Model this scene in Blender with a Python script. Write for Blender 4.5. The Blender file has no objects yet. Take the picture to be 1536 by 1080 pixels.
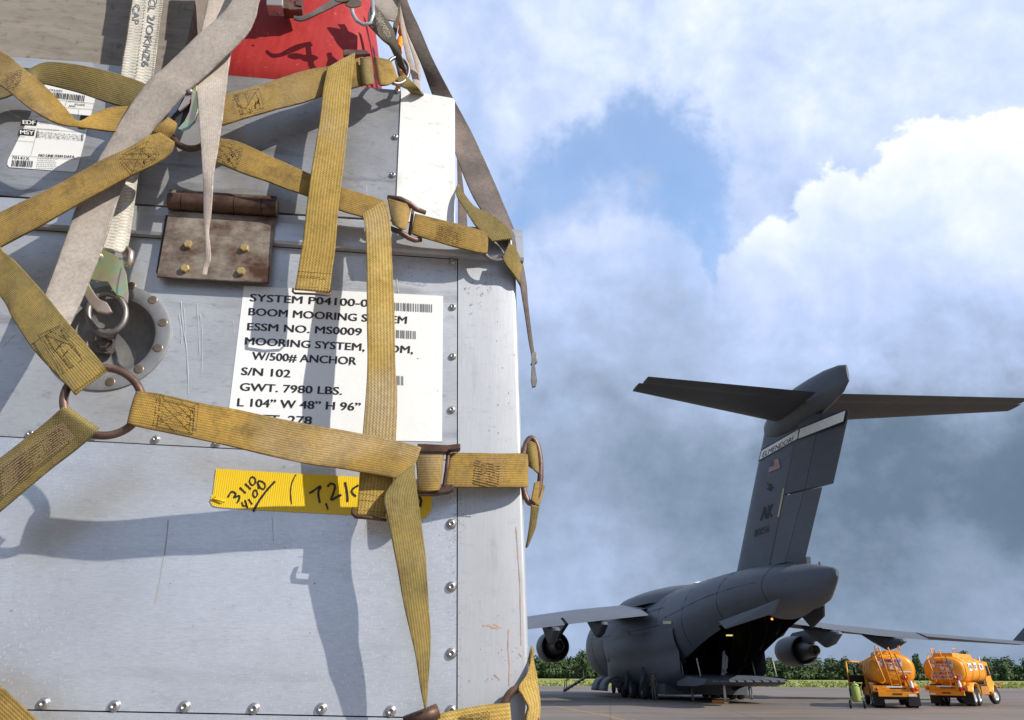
import bpy, bmesh, math, random
import numpy as np
from mathutils import Vector, Matrix, noise as mnoise
random.seed(7)
S = bpy.context.scene
COL = S.collection
# ------------------------------------------------------------------ camera
F = 1130.0                      # focal length in pixels of a 1536 x 1080 picture
PITCH = math.atan(473 / F); ROLL = .0053; H = 1.6
cr, sr, cp, sp = math.cos(ROLL), math.sin(ROLL), math.cos(PITCH), math.sin(PITCH)
U0 = Vector((0, -sp, cp)); X0 = Vector((1, 0, 0))
CUP = U0 * cr - X0 * sr
CFW = Vector((0, cp, sp))
CR = (X0 * cr + U0 * sr)
CAMPOS = Vector((0, 0, H))
cam_d = bpy.data.cameras.new('camera'); cam = bpy.data.objects.new('camera', cam_d); COL.objects.link(cam)
cam_d.sensor_width = 36; cam_d.lens = F / 1536 * 36
cam_d.clip_start = .02; cam_d.clip_end = 9000
m = Matrix((CR, CUP, -CFW)).transposed().to_4x4(); m.translation = CAMPOS
cam.matrix_world = m
S.camera = cam
def ray(px, py):
    return (CFW + CR * ((px - 768) / F) - CUP * ((py - 540) / F))
# ------------------------------------------------------------------ frame of the container's face
def camvec(x, y, z): return (CR * x + CUP * y + CFW * z).normalized()
BV = camvec(-78, 2600, 1130)
yh = (78 * 9000 - 1130 * 1130) / 2600
BH = camvec(9000, yh, 1130)
BN = BH.cross(BV).normalized()
if BN.dot(CFW) > 0: BN = -BN
BO = CAMPOS + ray(510, 550) * 1.0          # a point on the face
def FP(px, py, off=0.0):                    # point on the plane 'off' metres in front of the face
    r = ray(px, py); P = BO + BN * off
    return CAMPOS + r * ((P - CAMPOS).dot(BN) / r.dot(BN))
def UW(px, py, off=0.0):
    q = FP(px, py, off) - BO
    return q.dot(BH), q.dot(BV)
def BL(u, w, n=0.0): return BO + BH * u + BV * w + BN * n
# ------------------------------------------------------------------ sun and sky
SUNV = (BH * 1.2 + BV * 1.05 + BN * 1.0).normalized()   # towards the sun
sd = bpy.data.lights.new('sun', 'SUN'); so = bpy.data.objects.new('sun', sd); COL.objects.link(so)
sd.energy = 4.9; sd.angle = math.radians(.53); sd.color = (1.0, .95, .87)
so.rotation_euler = SUNV.to_track_quat('Z', 'Y').to_euler()
S.view_settings.view_transform = 'Standard'; S.view_settings.look = 'None'
S.view_settings.exposure = 0.22; S.view_settings.gamma = 1; S.view_settings.use_curve_mapping = False
W = bpy.data.worlds.new('World'); S.world = W; W.use_nodes = True
nt = W.node_tree; nt.nodes.clear()
SKYS = .1
class E:                                    # tiny expression builder for math nodes
    t = None
    def __init__(s, sock): s.s = sock
    @staticmethod
    def op(kind, *a, clamp=False):
        n = E.t.nodes.new('ShaderNodeMath'); n.operation = kind; n.use_clamp = clamp
        for i, v in enumerate(a):
            if isinstance(v, E): E.t.links.new(v.s, n.inputs[i])
            else: n.inputs[i].default_value = v
        return E(n.outputs[0])
    def __add__(s, o): return E.op('ADD', s, o)
    __radd__ = __add__
    def __sub__(s, o): return E.op('SUBTRACT', s, o)
    def __rsub__(s, o): return E.op('SUBTRACT', o, s)
    def __mul__(s, o): return E.op('MULTIPLY', s, o)
    __rmul__ = __mul__
    def __truediv__(s, o): return E.op('DIVIDE', s, o)
def smooth(x, a, b):
    n = E.t.nodes.new('ShaderNodeMapRange'); n.interpolation_type = 'SMOOTHSTEP'
    E.t.links.new(x.s, n.inputs[0]); n.inputs[1].default_value = a; n.inputs[2].default_value = b
    return E(n.outputs[0])
def azel(px, py):
    d = ray(px, py).normalized()
    return math.atan2(d.x, d.y), math.asin(d.z)
def build_sky():
    E.t = nt; L = nt.links.new
    tc = nt.nodes.new('ShaderNodeTexCoord'); sep = nt.nodes.new('ShaderNodeSeparateXYZ')
    L(tc.outputs['Generated'], sep.inputs[0])
    x, y, z = (E(sep.outputs[i]) for i in range(3))
    def noise(scale, detail, rough, off, stretch=(1, 1, 1), src=None):
        mp = nt.nodes.new('ShaderNodeMapping'); L(src or tc.outputs['Generated'], mp.inputs[0])
        mp.inputs['Location'].default_value = (off, off * .7, off * 1.3); mp.inputs['Scale'].default_value = stretch
        n = nt.nodes.new('ShaderNodeTexNoise'); L(mp.outputs[0], n.inputs['Vector'])
        n.inputs['Scale'].default_value = scale; n.inputs['Detail'].default_value = detail; n.inputs['Roughness'].default_value = rough
        return n
    wn = noise(5.5, 6, .55, 3.1); wn2 = noise(17, 6, .6, 7.7)
    ws = nt.nodes.new('ShaderNodeSeparateXYZ'); L(wn.outputs['Color'], ws.inputs[0])
    ws2 = nt.nodes.new('ShaderNodeSeparateXYZ'); L(wn2.outputs['Color'], ws2.inputs[0])
    az = E.op('ARCTAN2', x, y) + (E(ws.outputs[0]) - .5) * .34 + (E(ws2.outputs[0]) - .5) * .09
    el = E.op('ARCSINE', z) + (E(ws.outputs[1]) - .5) * .28 + (E(ws2.outputs[1]) - .5) * .09
    cmb = nt.nodes.new('ShaderNodeCombineXYZ'); L(az.s, cmb.inputs[0]); L(el.s, cmb.inputs[1])
    def gauss(px, py, s):
        a, e = azel(px, py)
        d = nt.nodes.new('ShaderNodeVectorMath'); d.operation = 'DISTANCE'
        L(cmb.outputs[0], d.inputs[0]); d.inputs[1].default_value = (a, e, 0)
        dd = E(d.outputs['Value'])
        return E.op('EXPONENT', E.op('MULTIPLY', dd * dd, -1 / (s * s)))
    pts = [(640, 60, .70), (900, 60, .76), (1060, 40, .86), (1250, 60, .78), (1480, 60, .76), (1100, 180, .72), (1450, 250, .76), (1520, 330, .78),
           (1200, 330, .66), (1330, 360, .66), (860, 420, .62), (1000, 520, .52), (1180, 480, .56), (1330, 480, .58), (1490, 470, .60), (1440, 620, .17),
           (1280, 650, .2), (1480, 750, .11), (1320, 780, .2), (1350, 880, .27), (1500, 950, .34), (960, 640, .3), (830, 540, .5),
           (980, 760, .30), (880, 850, .52), (960, 850, .42), (1060, 850, .26), (1250, 920, .36), (1400, 940, .38), (820, 720, .42), (830, 950, .42)]
    num = den = None
    for (a, b, v) in pts:
        g = gauss(a, b, .085); num = g * v if num is None else num + g * v; den = g if den is None else den + g
    t = (num + 3e-3 * .40) / (den + 3e-3)
    fb = noise(7, 10, .62, 1.3, (1, 1, 1.4)); fb2 = noise(26, 8, .6, 5.3)
    n1 = E(fb.outputs[0]); n2 = E(fb2.outputs[0])
    t = t + (n1 - .5) * .36 + (n2 - .5) * .13
    # sunlit relief on the billows: the same billow field sampled a step towards the sun
    def billow(off):
        mp = nt.nodes.new('ShaderNodeMapping'); L(tc.outputs['Generated'], mp.inputs[0]); mp.inputs['Location'].default_value = off
        v = nt.nodes.new('ShaderNodeTexNoise'); v.inputs['Scale'].default_value = 10; v.inputs['Detail'].default_value = 6; v.inputs['Roughness'].default_value = .52; v.inputs['Distortion'].default_value = .25
        L(mp.outputs[0], v.inputs['Vector']); return E(v.outputs[0])
    sl = Vector((SUNV.x, 0, SUNV.z)).normalized() * .018
    b0 = billow((0, 0, 0)); b1 = billow(tuple(sl)); relief = (b1 - b0)
    t = t + (b0 - b1) * smooth(t, .3, .75) * .6
    # cumulus banks: a top line over the azimuth, sunlit just under it, greyer deeper inside
    azr = E.op('ARCTAN2', x, y); elr = E.op('ARCSINE', z)
    def bank(prof, amp, edge):
        P = sorted(azel(*p) for p in prof); a0, a1 = P[0][0], P[-1][0]
        mr = nt.nodes.new('ShaderNodeMapRange'); L((azr + (E(ws2.outputs[2]) - .5) * .05).s, mr.inputs[0]); mr.inputs[1].default_value = a0; mr.inputs[2].default_value = a1
        cr_ = nt.nodes.new('ShaderNodeValToRGB'); L(mr.outputs[0], cr_.inputs[0]); e_ = cr_.color_ramp.elements
        e_[0].position = 0; e_[0].color = (P[0][1],) * 3 + (1,); e_[1].position = 1; e_[1].color = (P[-1][1],) * 3 + (1,)
        for a, e in P[1:-1]:
            q = e_.new((a - a0) / (a1 - a0)); q.color = (e, e, e, 1)
        d = E(cr_.outputs[0]) + (n1 - .5) * amp + (n2 - .5) * amp * .8 + (b0 - .5) * amp * .6 - elr
        return d, smooth(d, 0, edge)
    dA, aA = bank([(560, 560), (700, 420), (770, 372), (830, 345), (880, 312), (930, 292), (980, 286), (1012, 300), (1040, 345), (1064, 420), (1095, 520), (1150, 700)], .10, .06)
    dB, aB = bank([(600, 720), (760, 640), (900, 590), (1000, 540), (1052, 480), (1085, 400), (1118, 352), (1150, 312), (1200, 268), (1245, 240), (1292, 262), (1320, 226), (1345, 188), (1400, 165), (1470, 168), (1536, 150), (1700, 200), (2000, 330)], .075, .014)
    litA = E.op('EXPONENT', dA * -14.0); litB = E.op('EXPONENT', dB * -11.0) * smooth(azr, 0.2580, 0.3948)
    t = t + aA * (1 - aB) * litA * .17 + aB * litB * .36
    ramp = nt.nodes.new('ShaderNodeValToRGB'); L(t.s, ramp.inputs[0])
    el_ = ramp.color_ramp.elements
    stops = [(0, (.095, .145, .21)), (.2, (.14, .20, .285)), (.4, (.29, .37, .51)), (.6, (.45, .56, .82)), (.8, (.64, .73, .96)), (1.0, (.87, .91, 1.0))]
    el_[0].position = 0; el_[0].color = (*stops[0][1], 1); el_[1].position = 1; el_[1].color = (*stops[-1][1], 1)
    for p, c in stops[1:-1]:
        e = el_.new(p); e.color = (*c, 1)
    # gaps of blue
    gaps = [(800, 250, .07, .9), (890, 240, .06, .9), (750, 320, .05, .9), (1000, 280, .07, .9), (1035, 370, .06, 1.0), (1060, 260, .06, .7), (960, 210, .06, .7), (700, 150, .07, .6), (835, 600, .03, .55),
            (800, 640, .03, .4), (850, 770, .03, .35), (1000, 450, .03, .6), (960, 20, .04, .5)]
    gs = None
    for a, b, s_, v in gaps:
        g = gauss(a, b, s_) * v; gs = g if gs is None else gs + g
    gap = smooth(gs + (n1 - .5) * .9 + (n2 - .5) * .35, .2, 1.25)
    sk = nt.nodes.new('ShaderNodeTexSky'); sk.sky_type = 'NISHITA'; sk.sun_disc = False
    sk.sun_elevation = math.asin(SUNV.z); sk.sun_rotation = math.atan2(SUNV.x, SUNV.y)
    sk.dust_density = .6
    sc = nt.nodes.new('ShaderNodeVectorMath'); sc.operation = 'SCALE'; L(ramp.outputs[0], sc.inputs[0]); sc.inputs['Scale'].default_value = 1 / SKYS
    skc = nt.nodes.new('ShaderNodeVectorMath'); skc.operation = 'MULTIPLY'; L(sk.outputs[0], skc.inputs[0]); skc.inputs[1].default_value = (2.55, 2.65, 2.7)
    mix = nt.nodes.new('ShaderNodeMix'); mix.data_type = 'RGBA'
    L((gap * .85 * (1 - aB * .92) * (1 - aA * .75)).s, mix.inputs[0]); L(sc.outputs[0], mix.inputs[6]); L(skc.outputs[0], mix.inputs[7])
    bg = nt.nodes.new('ShaderNodeBackground'); bg.inputs[1].default_value = SKYS
    L(mix.outputs[2], bg.inputs[0])
    out = nt.nodes.new('ShaderNodeOutputWorld'); L(bg.outputs[0], out.inputs[0])
    W.cycles.sampling_method = 'MANUAL'; W.cycles.sample_map_resolution = 512
build_sky()
S.cycles.max_bounces = 6; S.cycles.diffuse_bounces = 3; S.cycles.glossy_bounces = 3
# ------------------------------------------------------------------ helpers
def tag(o, label=None, cat=None, group=None, kind=None):
    if label: o['label'] = label
    if cat: o['category'] = cat
    if group: o['group'] = group
    if kind: o['kind'] = kind
    return o
def empty(name, loc=(0, 0, 0), rz=0, label=None, cat=None, group=None):
    o = bpy.data.objects.new(name, None); COL.objects.link(o); o.location = loc; o.rotation_euler = (0, 0, rz)
    return tag(o, label, cat, group)
class MB:
    def __init__(s): s.v = []; s.f = []; s.uv = []; s.mi = []; s.sm = []
    def face(s, ids, uvs=None, mi=0, smooth=False):
        s.f.append(tuple(ids)); s.uv.append(uvs); s.mi.append(mi); s.sm.append(smooth)
    def quad(s, a, b, c, d, mi=0, uv=None, smooth=False):
        n = len(s.v); s.v += [Vector(a), Vector(b), Vector(c), Vector(d)]; s.face((n, n+1, n+2, n+3), uv, mi, smooth)
    def box(s, x0, x1, y0, y1, z0, z1, M=None, mi=0):
        P = [Vector((x, y, z)) for z in (z0, z1) for y in (y0, y1) for x in (x0, x1)]
        if M: P = [M @ p for p in P]
        n = len(s.v); s.v += P
        for q in ((0, 2, 3, 1), (4, 5, 7, 6), (0, 1, 5, 4), (2, 6, 7, 3), (0, 4, 6, 2), (1, 3, 7, 5)): s.face([n + i for i in q], None, mi)
    def grid(s, rows, closed_u=False, closed_v=False, mi=0, smooth=True, uvf=None):
        n = len(s.v); R = len(rows); Cn = len(rows[0])
        for r in rows: s.v += [Vector(p) for p in r]
        for i in range(R - (0 if closed_v else 1)):
            for j in range(Cn - (0 if closed_u else 1)):
                i2, j2 = (i + 1) % R, (j + 1) % Cn
                u = None if uvf is None else [uvf(i, j), uvf(i, j + 1), uvf(i + 1, j + 1), uvf(i + 1, j)]
                s.face((n + i*Cn + j, n + i*Cn + j2, n + i2*Cn + j2, n + i2*Cn + j), u, mi, smooth)
    def tube(s, pts, r, n=8, closed=False, mi=0, cap=True, flat=None):
        pts = [Vector(p) for p in pts]; N = len(pts); rows = []
        rr = r if isinstance(r, (list, tuple)) else [r] * N
        up = None
        for i, p in enumerate(pts):
            a = pts[(i - 1) % N] if (closed or i > 0) else p; b = pts[(i + 1) % N] if (closed or i < N - 1) else p
            t = (b - a).normalized()
            if up is None:
                up = t.orthogonal().normalized()
            up = (up - t * up.dot(t)).normalized(); sd_ = t.cross(up)
            rows.append([p + (up * math.cos(2*math.pi*k/n) + sd_ * math.sin(2*math.pi*k/n)) * rr[i] for k in range(n)])
        base = len(s.v); s.grid(rows, closed_u=True, closed_v=closed, mi=mi)
        if cap and not closed:
            s.face([base + k for k in range(n)][::-1], None, mi); s.face([base + (N - 1) * n + k for k in range(n)], None, mi)
    def lathe(s, prof, M, n=24, mi=0, smooth=True, a0=0, a1=2*math.pi):
        full = abs(a1 - a0 - 2*math.pi) < 1e-6; K = n if full else n + 1
        rows = [[M @ Vector((r * math.cos(a0 + (a1-a0)*k/n), r * math.sin(a0 + (a1-a0)*k/n), h)) for k in range(K)] for r, h in prof]
        s.grid(rows, closed_u=full, mi=mi, smooth=smooth)
    def poly(s, pts, mi=0):
        n = len(s.v); s.v += [Vector(p) for p in pts]; s.face(range(n, n + len(pts)), None, mi)
    def prism(s, pts, d, mi=0):                # closed outline extruded by vector d
        pts = [Vector(p) for p in pts]; d = Vector(d); n = len(s.v); k = len(pts)
        s.v += pts + [p + d for p in pts]
        s.face(list(range(n, n + k))[::-1], None, mi); s.face(range(n + k, n + 2*k), None, mi)
        for i in range(k): s.face((n + i, n + (i+1) % k, n + k + (i+1) % k, n + k + i), None, mi)
    def build(s, name, mat, parent=None, origin=None, label=None, recalc=True):
        me = bpy.data.meshes.new(name)
        o0 = Vector(origin) if origin is not None else Vector((0, 0, 0))
        me.from_pydata([tuple(p - o0) for p in s.v], [], s.f)
        if any(u is not None for u in s.uv):
            uvl = me.uv_layers.new(name='UVMap'); li = 0
            for f, u in zip(s.f, s.uv):
                for k in range(len(f)):
                    if u is not None: uvl.data[li].uv = u[k]
                    li += 1
        mats = mat if isinstance(mat, (list, tuple)) else [mat]
        for mm in mats: me.materials.append(mm)
        for p, i_, sm_ in zip(me.polygons, s.mi, s.sm): p.material_index = i_; p.use_smooth = sm_
        if recalc:
            bm = bmesh.new(); bm.from_mesh(me); bmesh.ops.recalc_face_normals(bm, faces=bm.faces); bm.to_mesh(me); bm.free()
        o = bpy.data.objects.new(name, me); COL.objects.link(o)
        if parent: o.parent = parent
        if origin is not None: o.location = o0
        if label: o['label'] = label
        return o
def bevel(o, w, seg=2):
    md = o.modifiers.new('bevel', 'BEVEL'); md.width = w; md.segments = seg; md.limit_method = 'ANGLE'; md.angle_limit = math.radians(40)
    return o
# ------------------------------------------------------------------ materials
def newmat(name):
    m_ = bpy.data.materials.new(name); m_.use_nodes = True; t = m_.node_tree
    b = t.nodes['Principled BSDF']; return m_, t, b
def nz(t, scale, detail=6, rough=.55, vec=None, stretch=None, dist=0):
    n = t.nodes.new('ShaderNodeTexNoise'); n.inputs['Scale'].default_value = scale; n.inputs['Detail'].default_value = detail
    n.inputs['Roughness'].default_value = rough; n.inputs['Distortion'].default_value = dist
    if vec is None:
        tc = t.nodes.new('ShaderNodeTexCoord'); vec = tc.outputs['Object']
    if stretch:
        mp = t.nodes.new('ShaderNodeMapping'); t.links.new(vec, mp.inputs[0]); mp.inputs['Scale'].default_value = stretch; vec = mp.outputs[0]
    t.links.new(vec, n.inputs['Vector']); return n
def ramp_(t, src, stops):
    r = t.nodes.new('ShaderNodeValToRGB'); t.links.new(src, r.inputs[0]); e = r.color_ramp.elements
    e[0].position = stops[0][0]; e[0].color = (*stops[0][1], 1); e[1].position = stops[-1][0]; e[1].color = (*stops[-1][1], 1)
    for p, c in stops[1:-1]:
        q = e.new(p); q.color = (*c, 1)
    return r
def gray(*s): return [(p, (v, v, v)) for p, v in s]
def mixc(t, f, a, b, mode='MIX'):
    n = t.nodes.new('ShaderNodeMix'); n.data_type = 'RGBA'; n.blend_type = mode
    for i, v in ((0, f), (6, a), (7, b)):
        if hasattr(v, 'is_linked') or hasattr(v, 'links'): t.links.new(v, n.inputs[i])
        elif isinstance(v, (int, float)): n.inputs[i].default_value = v
        else: n.inputs[i].default_value = (*v, 1)
    return n.outputs[2]
def bump(t, b, h, strength=.3, dist=.001):
    n = t.nodes.new('ShaderNodeBump'); n.inputs['Strength'].default_value = strength; n.inputs['Distance'].default_value = dist
    t.links.new(h, n.inputs['Height']); t.links.new(n.outputs[0], b.inputs['Normal']); return n
def plain(name, col, rough=.5, metal=0, var=.12, scale=6, spec=.5, bumpd=0):
    m_, t, b = newmat(name)
    n = nz(t, scale, 8, .65); r = ramp_(t, n.outputs[0], gray((.3, 1 - var), (.7, 1 + var)))
    c = mixc(t, 1.0, col, r.outputs[0], 'MULTIPLY'); t.links.new(c, b.inputs['Base Color'])
    b.inputs['Roughness'].default_value = rough; b.inputs['Metallic'].default_value = metal; b.inputs['Specular IOR Level'].default_value = spec
    if bumpd: bump(t, b, n.outputs[0], .4, bumpd)
    return m_
def emis(name, col, s):
    m_, t, b = newmat(name); b.inputs['Emission Color'].default_value = (*col, 1); b.inputs['Emission Strength'].default_value = s; b.inputs['Base Color'].default_value = (*col, 1)
    return m_
def brushed(name, col, rough=.42, metal=.55, specks=0.0, grime=.5, vertical=False, streak=.1, blotch=.12):
    m_, t, b = newmat(name); L = t.links.new
    st = (90, 90, 1.5) if vertical else (1.5, 90, 90)
    g1 = nz(t, 9, 8, .78, stretch=st); g2 = nz(t, 3.2, 8, .62); g3 = nz(t, 2.0, 5, .6, stretch=(2, 2, 14) if not vertical else (14, 14, 2), dist=.3)
    r1 = ramp_(t, g1.outputs[0], gray((.3, 1 - streak), (.7, 1 + streak)))
    r2 = ramp_(t, g2.outputs[0], gray((.32, 1 - blotch), (.68, 1 + blotch * .7)))
    c = mixc(t, 1.0, col, r1.outputs[0], 'MULTIPLY'); c = mixc(t, 1.0, c, r2.outputs[0], 'MULTIPLY')
    r3 = ramp_(t, g3.outputs[0], gray((.56, 0), (.72, 1)))
    k = E.op if False else None
    f = t.nodes.new('ShaderNodeMath'); f.operation = 'MULTIPLY'; L(r3.outputs[0], f.inputs[0]); f.inputs[1].default_value = grime
    c = mixc(t, f.outputs[0], c, tuple(x * .55 for x in col))
    if specks:
        vo = t.nodes.new('ShaderNodeTexVoronoi'); vo.inputs['Scale'].default_value = 290; tc = t.nodes.new('ShaderNodeTexCoord')
        mp = t.nodes.new('ShaderNodeMapping'); L(tc.outputs['Object'], mp.inputs[0]); mp.inputs['Rotation'].default_value = (0, .6, 0); mp.inputs['Scale'].default_value = (1, 1, .55)
        L(mp.outputs[0], vo.inputs['Vector'])
        sr_ = ramp_(t, vo.outputs['Distance'], gray((.16, 1), (.30, 0)))
        ms = nz(t, 5, 3, .6); mr = ramp_(t, ms.outputs[0], gray((.34, .1), (.6, 1)))
        wn_ = t.nodes.new('ShaderNodeSeparateColor'); L(vo.outputs['Color'], wn_.inputs[0])
        rr = ramp_(t, wn_.outputs[0], gray((.42, 0), (.46, 1)))
        mu = t.nodes.new('ShaderNodeMath'); mu.operation = 'MULTIPLY'; L(sr_.outputs[0], mu.inputs[0]); L(mr.outputs[0], mu.inputs[1])
        mu2 = t.nodes.new('ShaderNodeMath'); mu2.operation = 'MULTIPLY'; L(mu.outputs[0], mu2.inputs[0]); L(rr.outputs[0], mu2.inputs[1])
        mu3 = t.nodes.new('ShaderNodeMath'); mu3.operation = 'MULTIPLY'; L(mu2.outputs[0], mu3.inputs[0]); mu3.inputs[1].default_value = specks
        c = mixc(t, mu3.outputs[0], c, (.8, .8, .82))
    # hairline scratches
    g5 = nz(t, 45, 6, .75, stretch=(1, 1, 2.5)); r5 = ramp_(t, g5.outputs[0], gray((.56, 0), (.74, 1)))
    f5 = t.nodes.new('ShaderNodeMath'); f5.operation = 'MULTIPLY'; L(r5.outputs[0], f5.inputs[0]); f5.inputs[1].default_value = grime * .8
    c = mixc(t, f5.outputs[0], c, tuple(x * .45 for x in col))
    L(c, b.inputs['Base Color']); b.inputs['Metallic'].default_value = metal; b.inputs['Roughness'].default_value = rough
    g6 = nz(t, 2.4, 3, .5); ma = t.nodes.new('ShaderNodeMath'); ma.operation = 'MULTIPLY_ADD'; L(g6.outputs[0], ma.inputs[0]); ma.inputs[1].default_value = 24; L(g1.outputs[0], ma.inputs[2])
    bump(t, b, ma.outputs[0], .12, .0006)
    return m_
def webbing(name, col, dark, per=.0029, fade=(.5, .42, .3), dirt=.5, across=1.0, amp=1.0):
    m_, t, b = newmat(name); L = t.links.new; E.t = t
    uv = t.nodes.new('ShaderNodeUVMap'); sp_ = t.nodes.new('ShaderNodeSeparateXYZ'); L(uv.outputs[0], sp_.inputs[0])
    u, v = E(sp_.outputs[0]), E(sp_.outputs[1])
    k = 2 * math.pi / per
    su = E.op('SINE', u * k * across); row = E.op('FLOOR', u * (1 / per * 2 * across))
    sv = E.op('SINE', v * k * 1.1 + row * math.pi)
    h = su * .5 + sv * .5
    tc = t.nodes.new('ShaderNodeTexCoord')
    n1 = nz(t, 13, 8, .7); n2 = nz(t, 34, 7, .72); n3 = nz(t, 240, 3, .6)
    oi = t.nodes.new('ShaderNodeObjectInfo'); rm_ = t.nodes.new('ShaderNodeMath'); rm_.operation = 'MULTIPLY'; L(oi.outputs['Random'], rm_.inputs[0]); rm_.inputs[1].default_value = .6
    base = mixc(t, rm_.outputs[0], col, dark); base = mixc(t, ramp_(t, n1.outputs[0], gray((.38, 0), (.62, 1))).outputs[0], base, dark)
    f2 = ramp_(t, n2.outputs[0], gray((.5, 0), (.75, dirt)))
    base = mixc(t, f2.outputs[0], base, tuple(x * .35 for x in dark))
    fd = nz(t, 5, 4, .5, stretch=(1, 1, 1)); ff = ramp_(t, fd.outputs[0], gray((.55, 0), (.75, .55)))
    base = mixc(t, ff.outputs[0], base, fade)
    hh = t.nodes.new('ShaderNodeMapRange'); L(h.s, hh.inputs[0]); hh.inputs[1].default_value = -1; hh.inputs[2].default_value = 1; hh.inputs[3].default_value = 1 - .36 * amp; hh.inputs[4].default_value = 1 + .16 * amp
    fz = ramp_(t, n3.outputs[0], gray((.3, .85), (.7, 1.15)))
    base = mixc(t, 1.0, base, hh.outputs[0], 'MULTIPLY'); base = mixc(t, 1.0, base, fz.outputs[0], 'MULTIPLY')
    at = t.nodes.new('ShaderNodeAttribute'); at.attribute_name = 'edge'; n9 = nz(t, 70, 4, .7); ed = E(at.outputs['Fac']) * smooth(E(n9.outputs[0]), .30, .62) * .75
    base = mixc(t, ed.s, base, tuple(x * .40 for x in dark))
    L(base, b.inputs['Base Color']); b.inputs['Roughness'].default_value = .85; b.inputs['Specular IOR Level'].default_value = .25
    b.inputs['Sheen Weight'].default_value = .15
    bump(t, b, h.s, .5 * amp, .0005)
    return m_
M = {}
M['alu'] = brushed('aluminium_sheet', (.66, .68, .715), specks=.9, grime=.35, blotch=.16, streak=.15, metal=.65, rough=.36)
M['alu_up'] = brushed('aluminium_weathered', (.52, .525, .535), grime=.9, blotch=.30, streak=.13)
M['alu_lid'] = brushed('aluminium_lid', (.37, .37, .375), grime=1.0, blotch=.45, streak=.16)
M['alu_post'] = brushed('aluminium_post', (.48, .49, .51), vertical=True, grime=.45, metal=.4)
M['white_post'] = brushed('pale_post', (.74, .73, .70), vertical=True, grime=.75, metal=.1, rough=.35, blotch=.06, streak=.04)  # lid corner colour, paler than the rest of the container
M['band'] = brushed('aluminium_band', (.52, .53, .55), grime=.5, rough=.32)
M['steel'] = plain('dull_steel', (.22, .20, .19), .45, .7, .3, 60, bumpd=.0006)
M['rivet'] = plain('rivet_metal', (.42, .41, .40), .35, .85, .15, 40)
M['bronze'] = plain('screw_bronze', (.22, .17, .12), .4, .7, .2, 60)
M['brass'] = plain('brass', (.62, .45, .20), .35, .7, .25, 90)
M['dark'] = plain('shadow_gap', (.03, .03, .032), .8, 0, .2, 30)
M['web'] = webbing('yellow_webbing', (.46, .275, .05), (.27, .175, .05), dirt=.9)
M['web2'] = webbing('worn_olive_webbing', (.36, .245, .06), (.22, .17, .06), dirt=.6, fade=(.42, .36, .22))
M['web3'] = webbing('pale_yellow_webbing', (.54, .38, .12), (.42, .27, .06), per=.0040)
M['grey_web'] = webbing('grey_webbing', (.53, .46, .39), (.37, .32, .28), per=.0022, fade=(.50, .44, .38), dirt=.35, amp=.35)
M['pink_web'] = webbing('sun_bleached_webbing', (.60, .52, .44), (.50, .42, .35), per=.0026, fade=(.66, .60, .54), dirt=.15, amp=.35)
M['white_web'] = webbing('white_webbing', (.74, .70, .60), (.62, .57, .48), per=.0060, across=.25, fade=(.8, .78, .72), dirt=.2)
M['brown_web'] = webbing('brown_webbing', (.22, .17, .15), (.12, .10, .09), per=.0024, fade=(.36, .31, .28), dirt=.3)
M['olive_web'] = webbing('olive_webbing', (.17, .14, .10), (.11, .095, .07), per=.0028, fade=(.25, .22, .17), dirt=.2)
M['thread'] = plain('dark_thread', (.085, .055, .03), .9)
M['ltthread'] = plain('tan_thread', (.30, .20, .13), .9)
M['ink'] = plain('black_ink', (.015, .015, .017), .5, var=.05)
M['gink'] = plain('grey_ink', (.16, .165, .17), .6, var=.05)
M['paper'] = plain('white_paper', (.80, .80, .79), .4, var=.03, scale=5, bumpd=.004)
def tapemat():
    m_, t, b = newmat('yellow_tape'); n = nz(t, 12, 6, .6); c = mixc(t, ramp_(t, n.outputs[0], gray((.35, 0), (.75, .6))).outputs[0], (.80, .56, .012), (.68, .42, .02)); t.links.new(c, b.inputs['Base Color'])
    w = t.nodes.new('ShaderNodeTexWave'); tc = t.nodes.new('ShaderNodeTexCoord'); t.links.new(tc.outputs['Object'], w.inputs['Vector']); w.inputs['Scale'].default_value = 120; w.inputs['Distortion'].default_value = 1.5
    b.inputs['Roughness'].default_value = .38; bump(t, b, w.outputs[0], .35, .0006); return m_
M['tape'] = tapemat()
M['red'] = None
# ------------------------------------------------------------------ more materials
def rusty(name, base, rust, lo=.45, hi=.62, scale=7, metal=.4, rough=.55):
    m_, t, b = newmat(name)
    n = nz(t, scale, 9, .68, stretch=(1, 1, 1.6)); n2 = nz(t, scale * 6, 6, .7)
    f = ramp_(t, n.outputs[0], gray((lo, 0), (hi, 1)))
    g = ramp_(t, n2.outputs[0], gray((.3, .7), (.7, 1.2)))
    c = mixc(t, f.outputs[0], base, rust); c = mixc(t, 1.0, c, g.outputs[0], 'MULTIPLY')
    t.links.new(c, b.inputs['Base Color']); b.inputs['Metallic'].default_value = metal; b.inputs['Roughness'].default_value = rough
    bump(t, b, n2.outputs[0], .35, .0008); return m_
M['rustplate'] = rusty('rusty_hinge_plate', (.33, .28, .225), (.085, .034, .016), .42, .60, 9)
M['rustrod'] = rusty('rusty_brown_rod', (.15, .085, .06), (.07, .035, .022), .4, .6, 20, .5, .5)
M['rustring'] = rusty('rusty_ring', (.20, .125, .10), (.11, .06, .045), .4, .6, 20, .5, .5)
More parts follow.
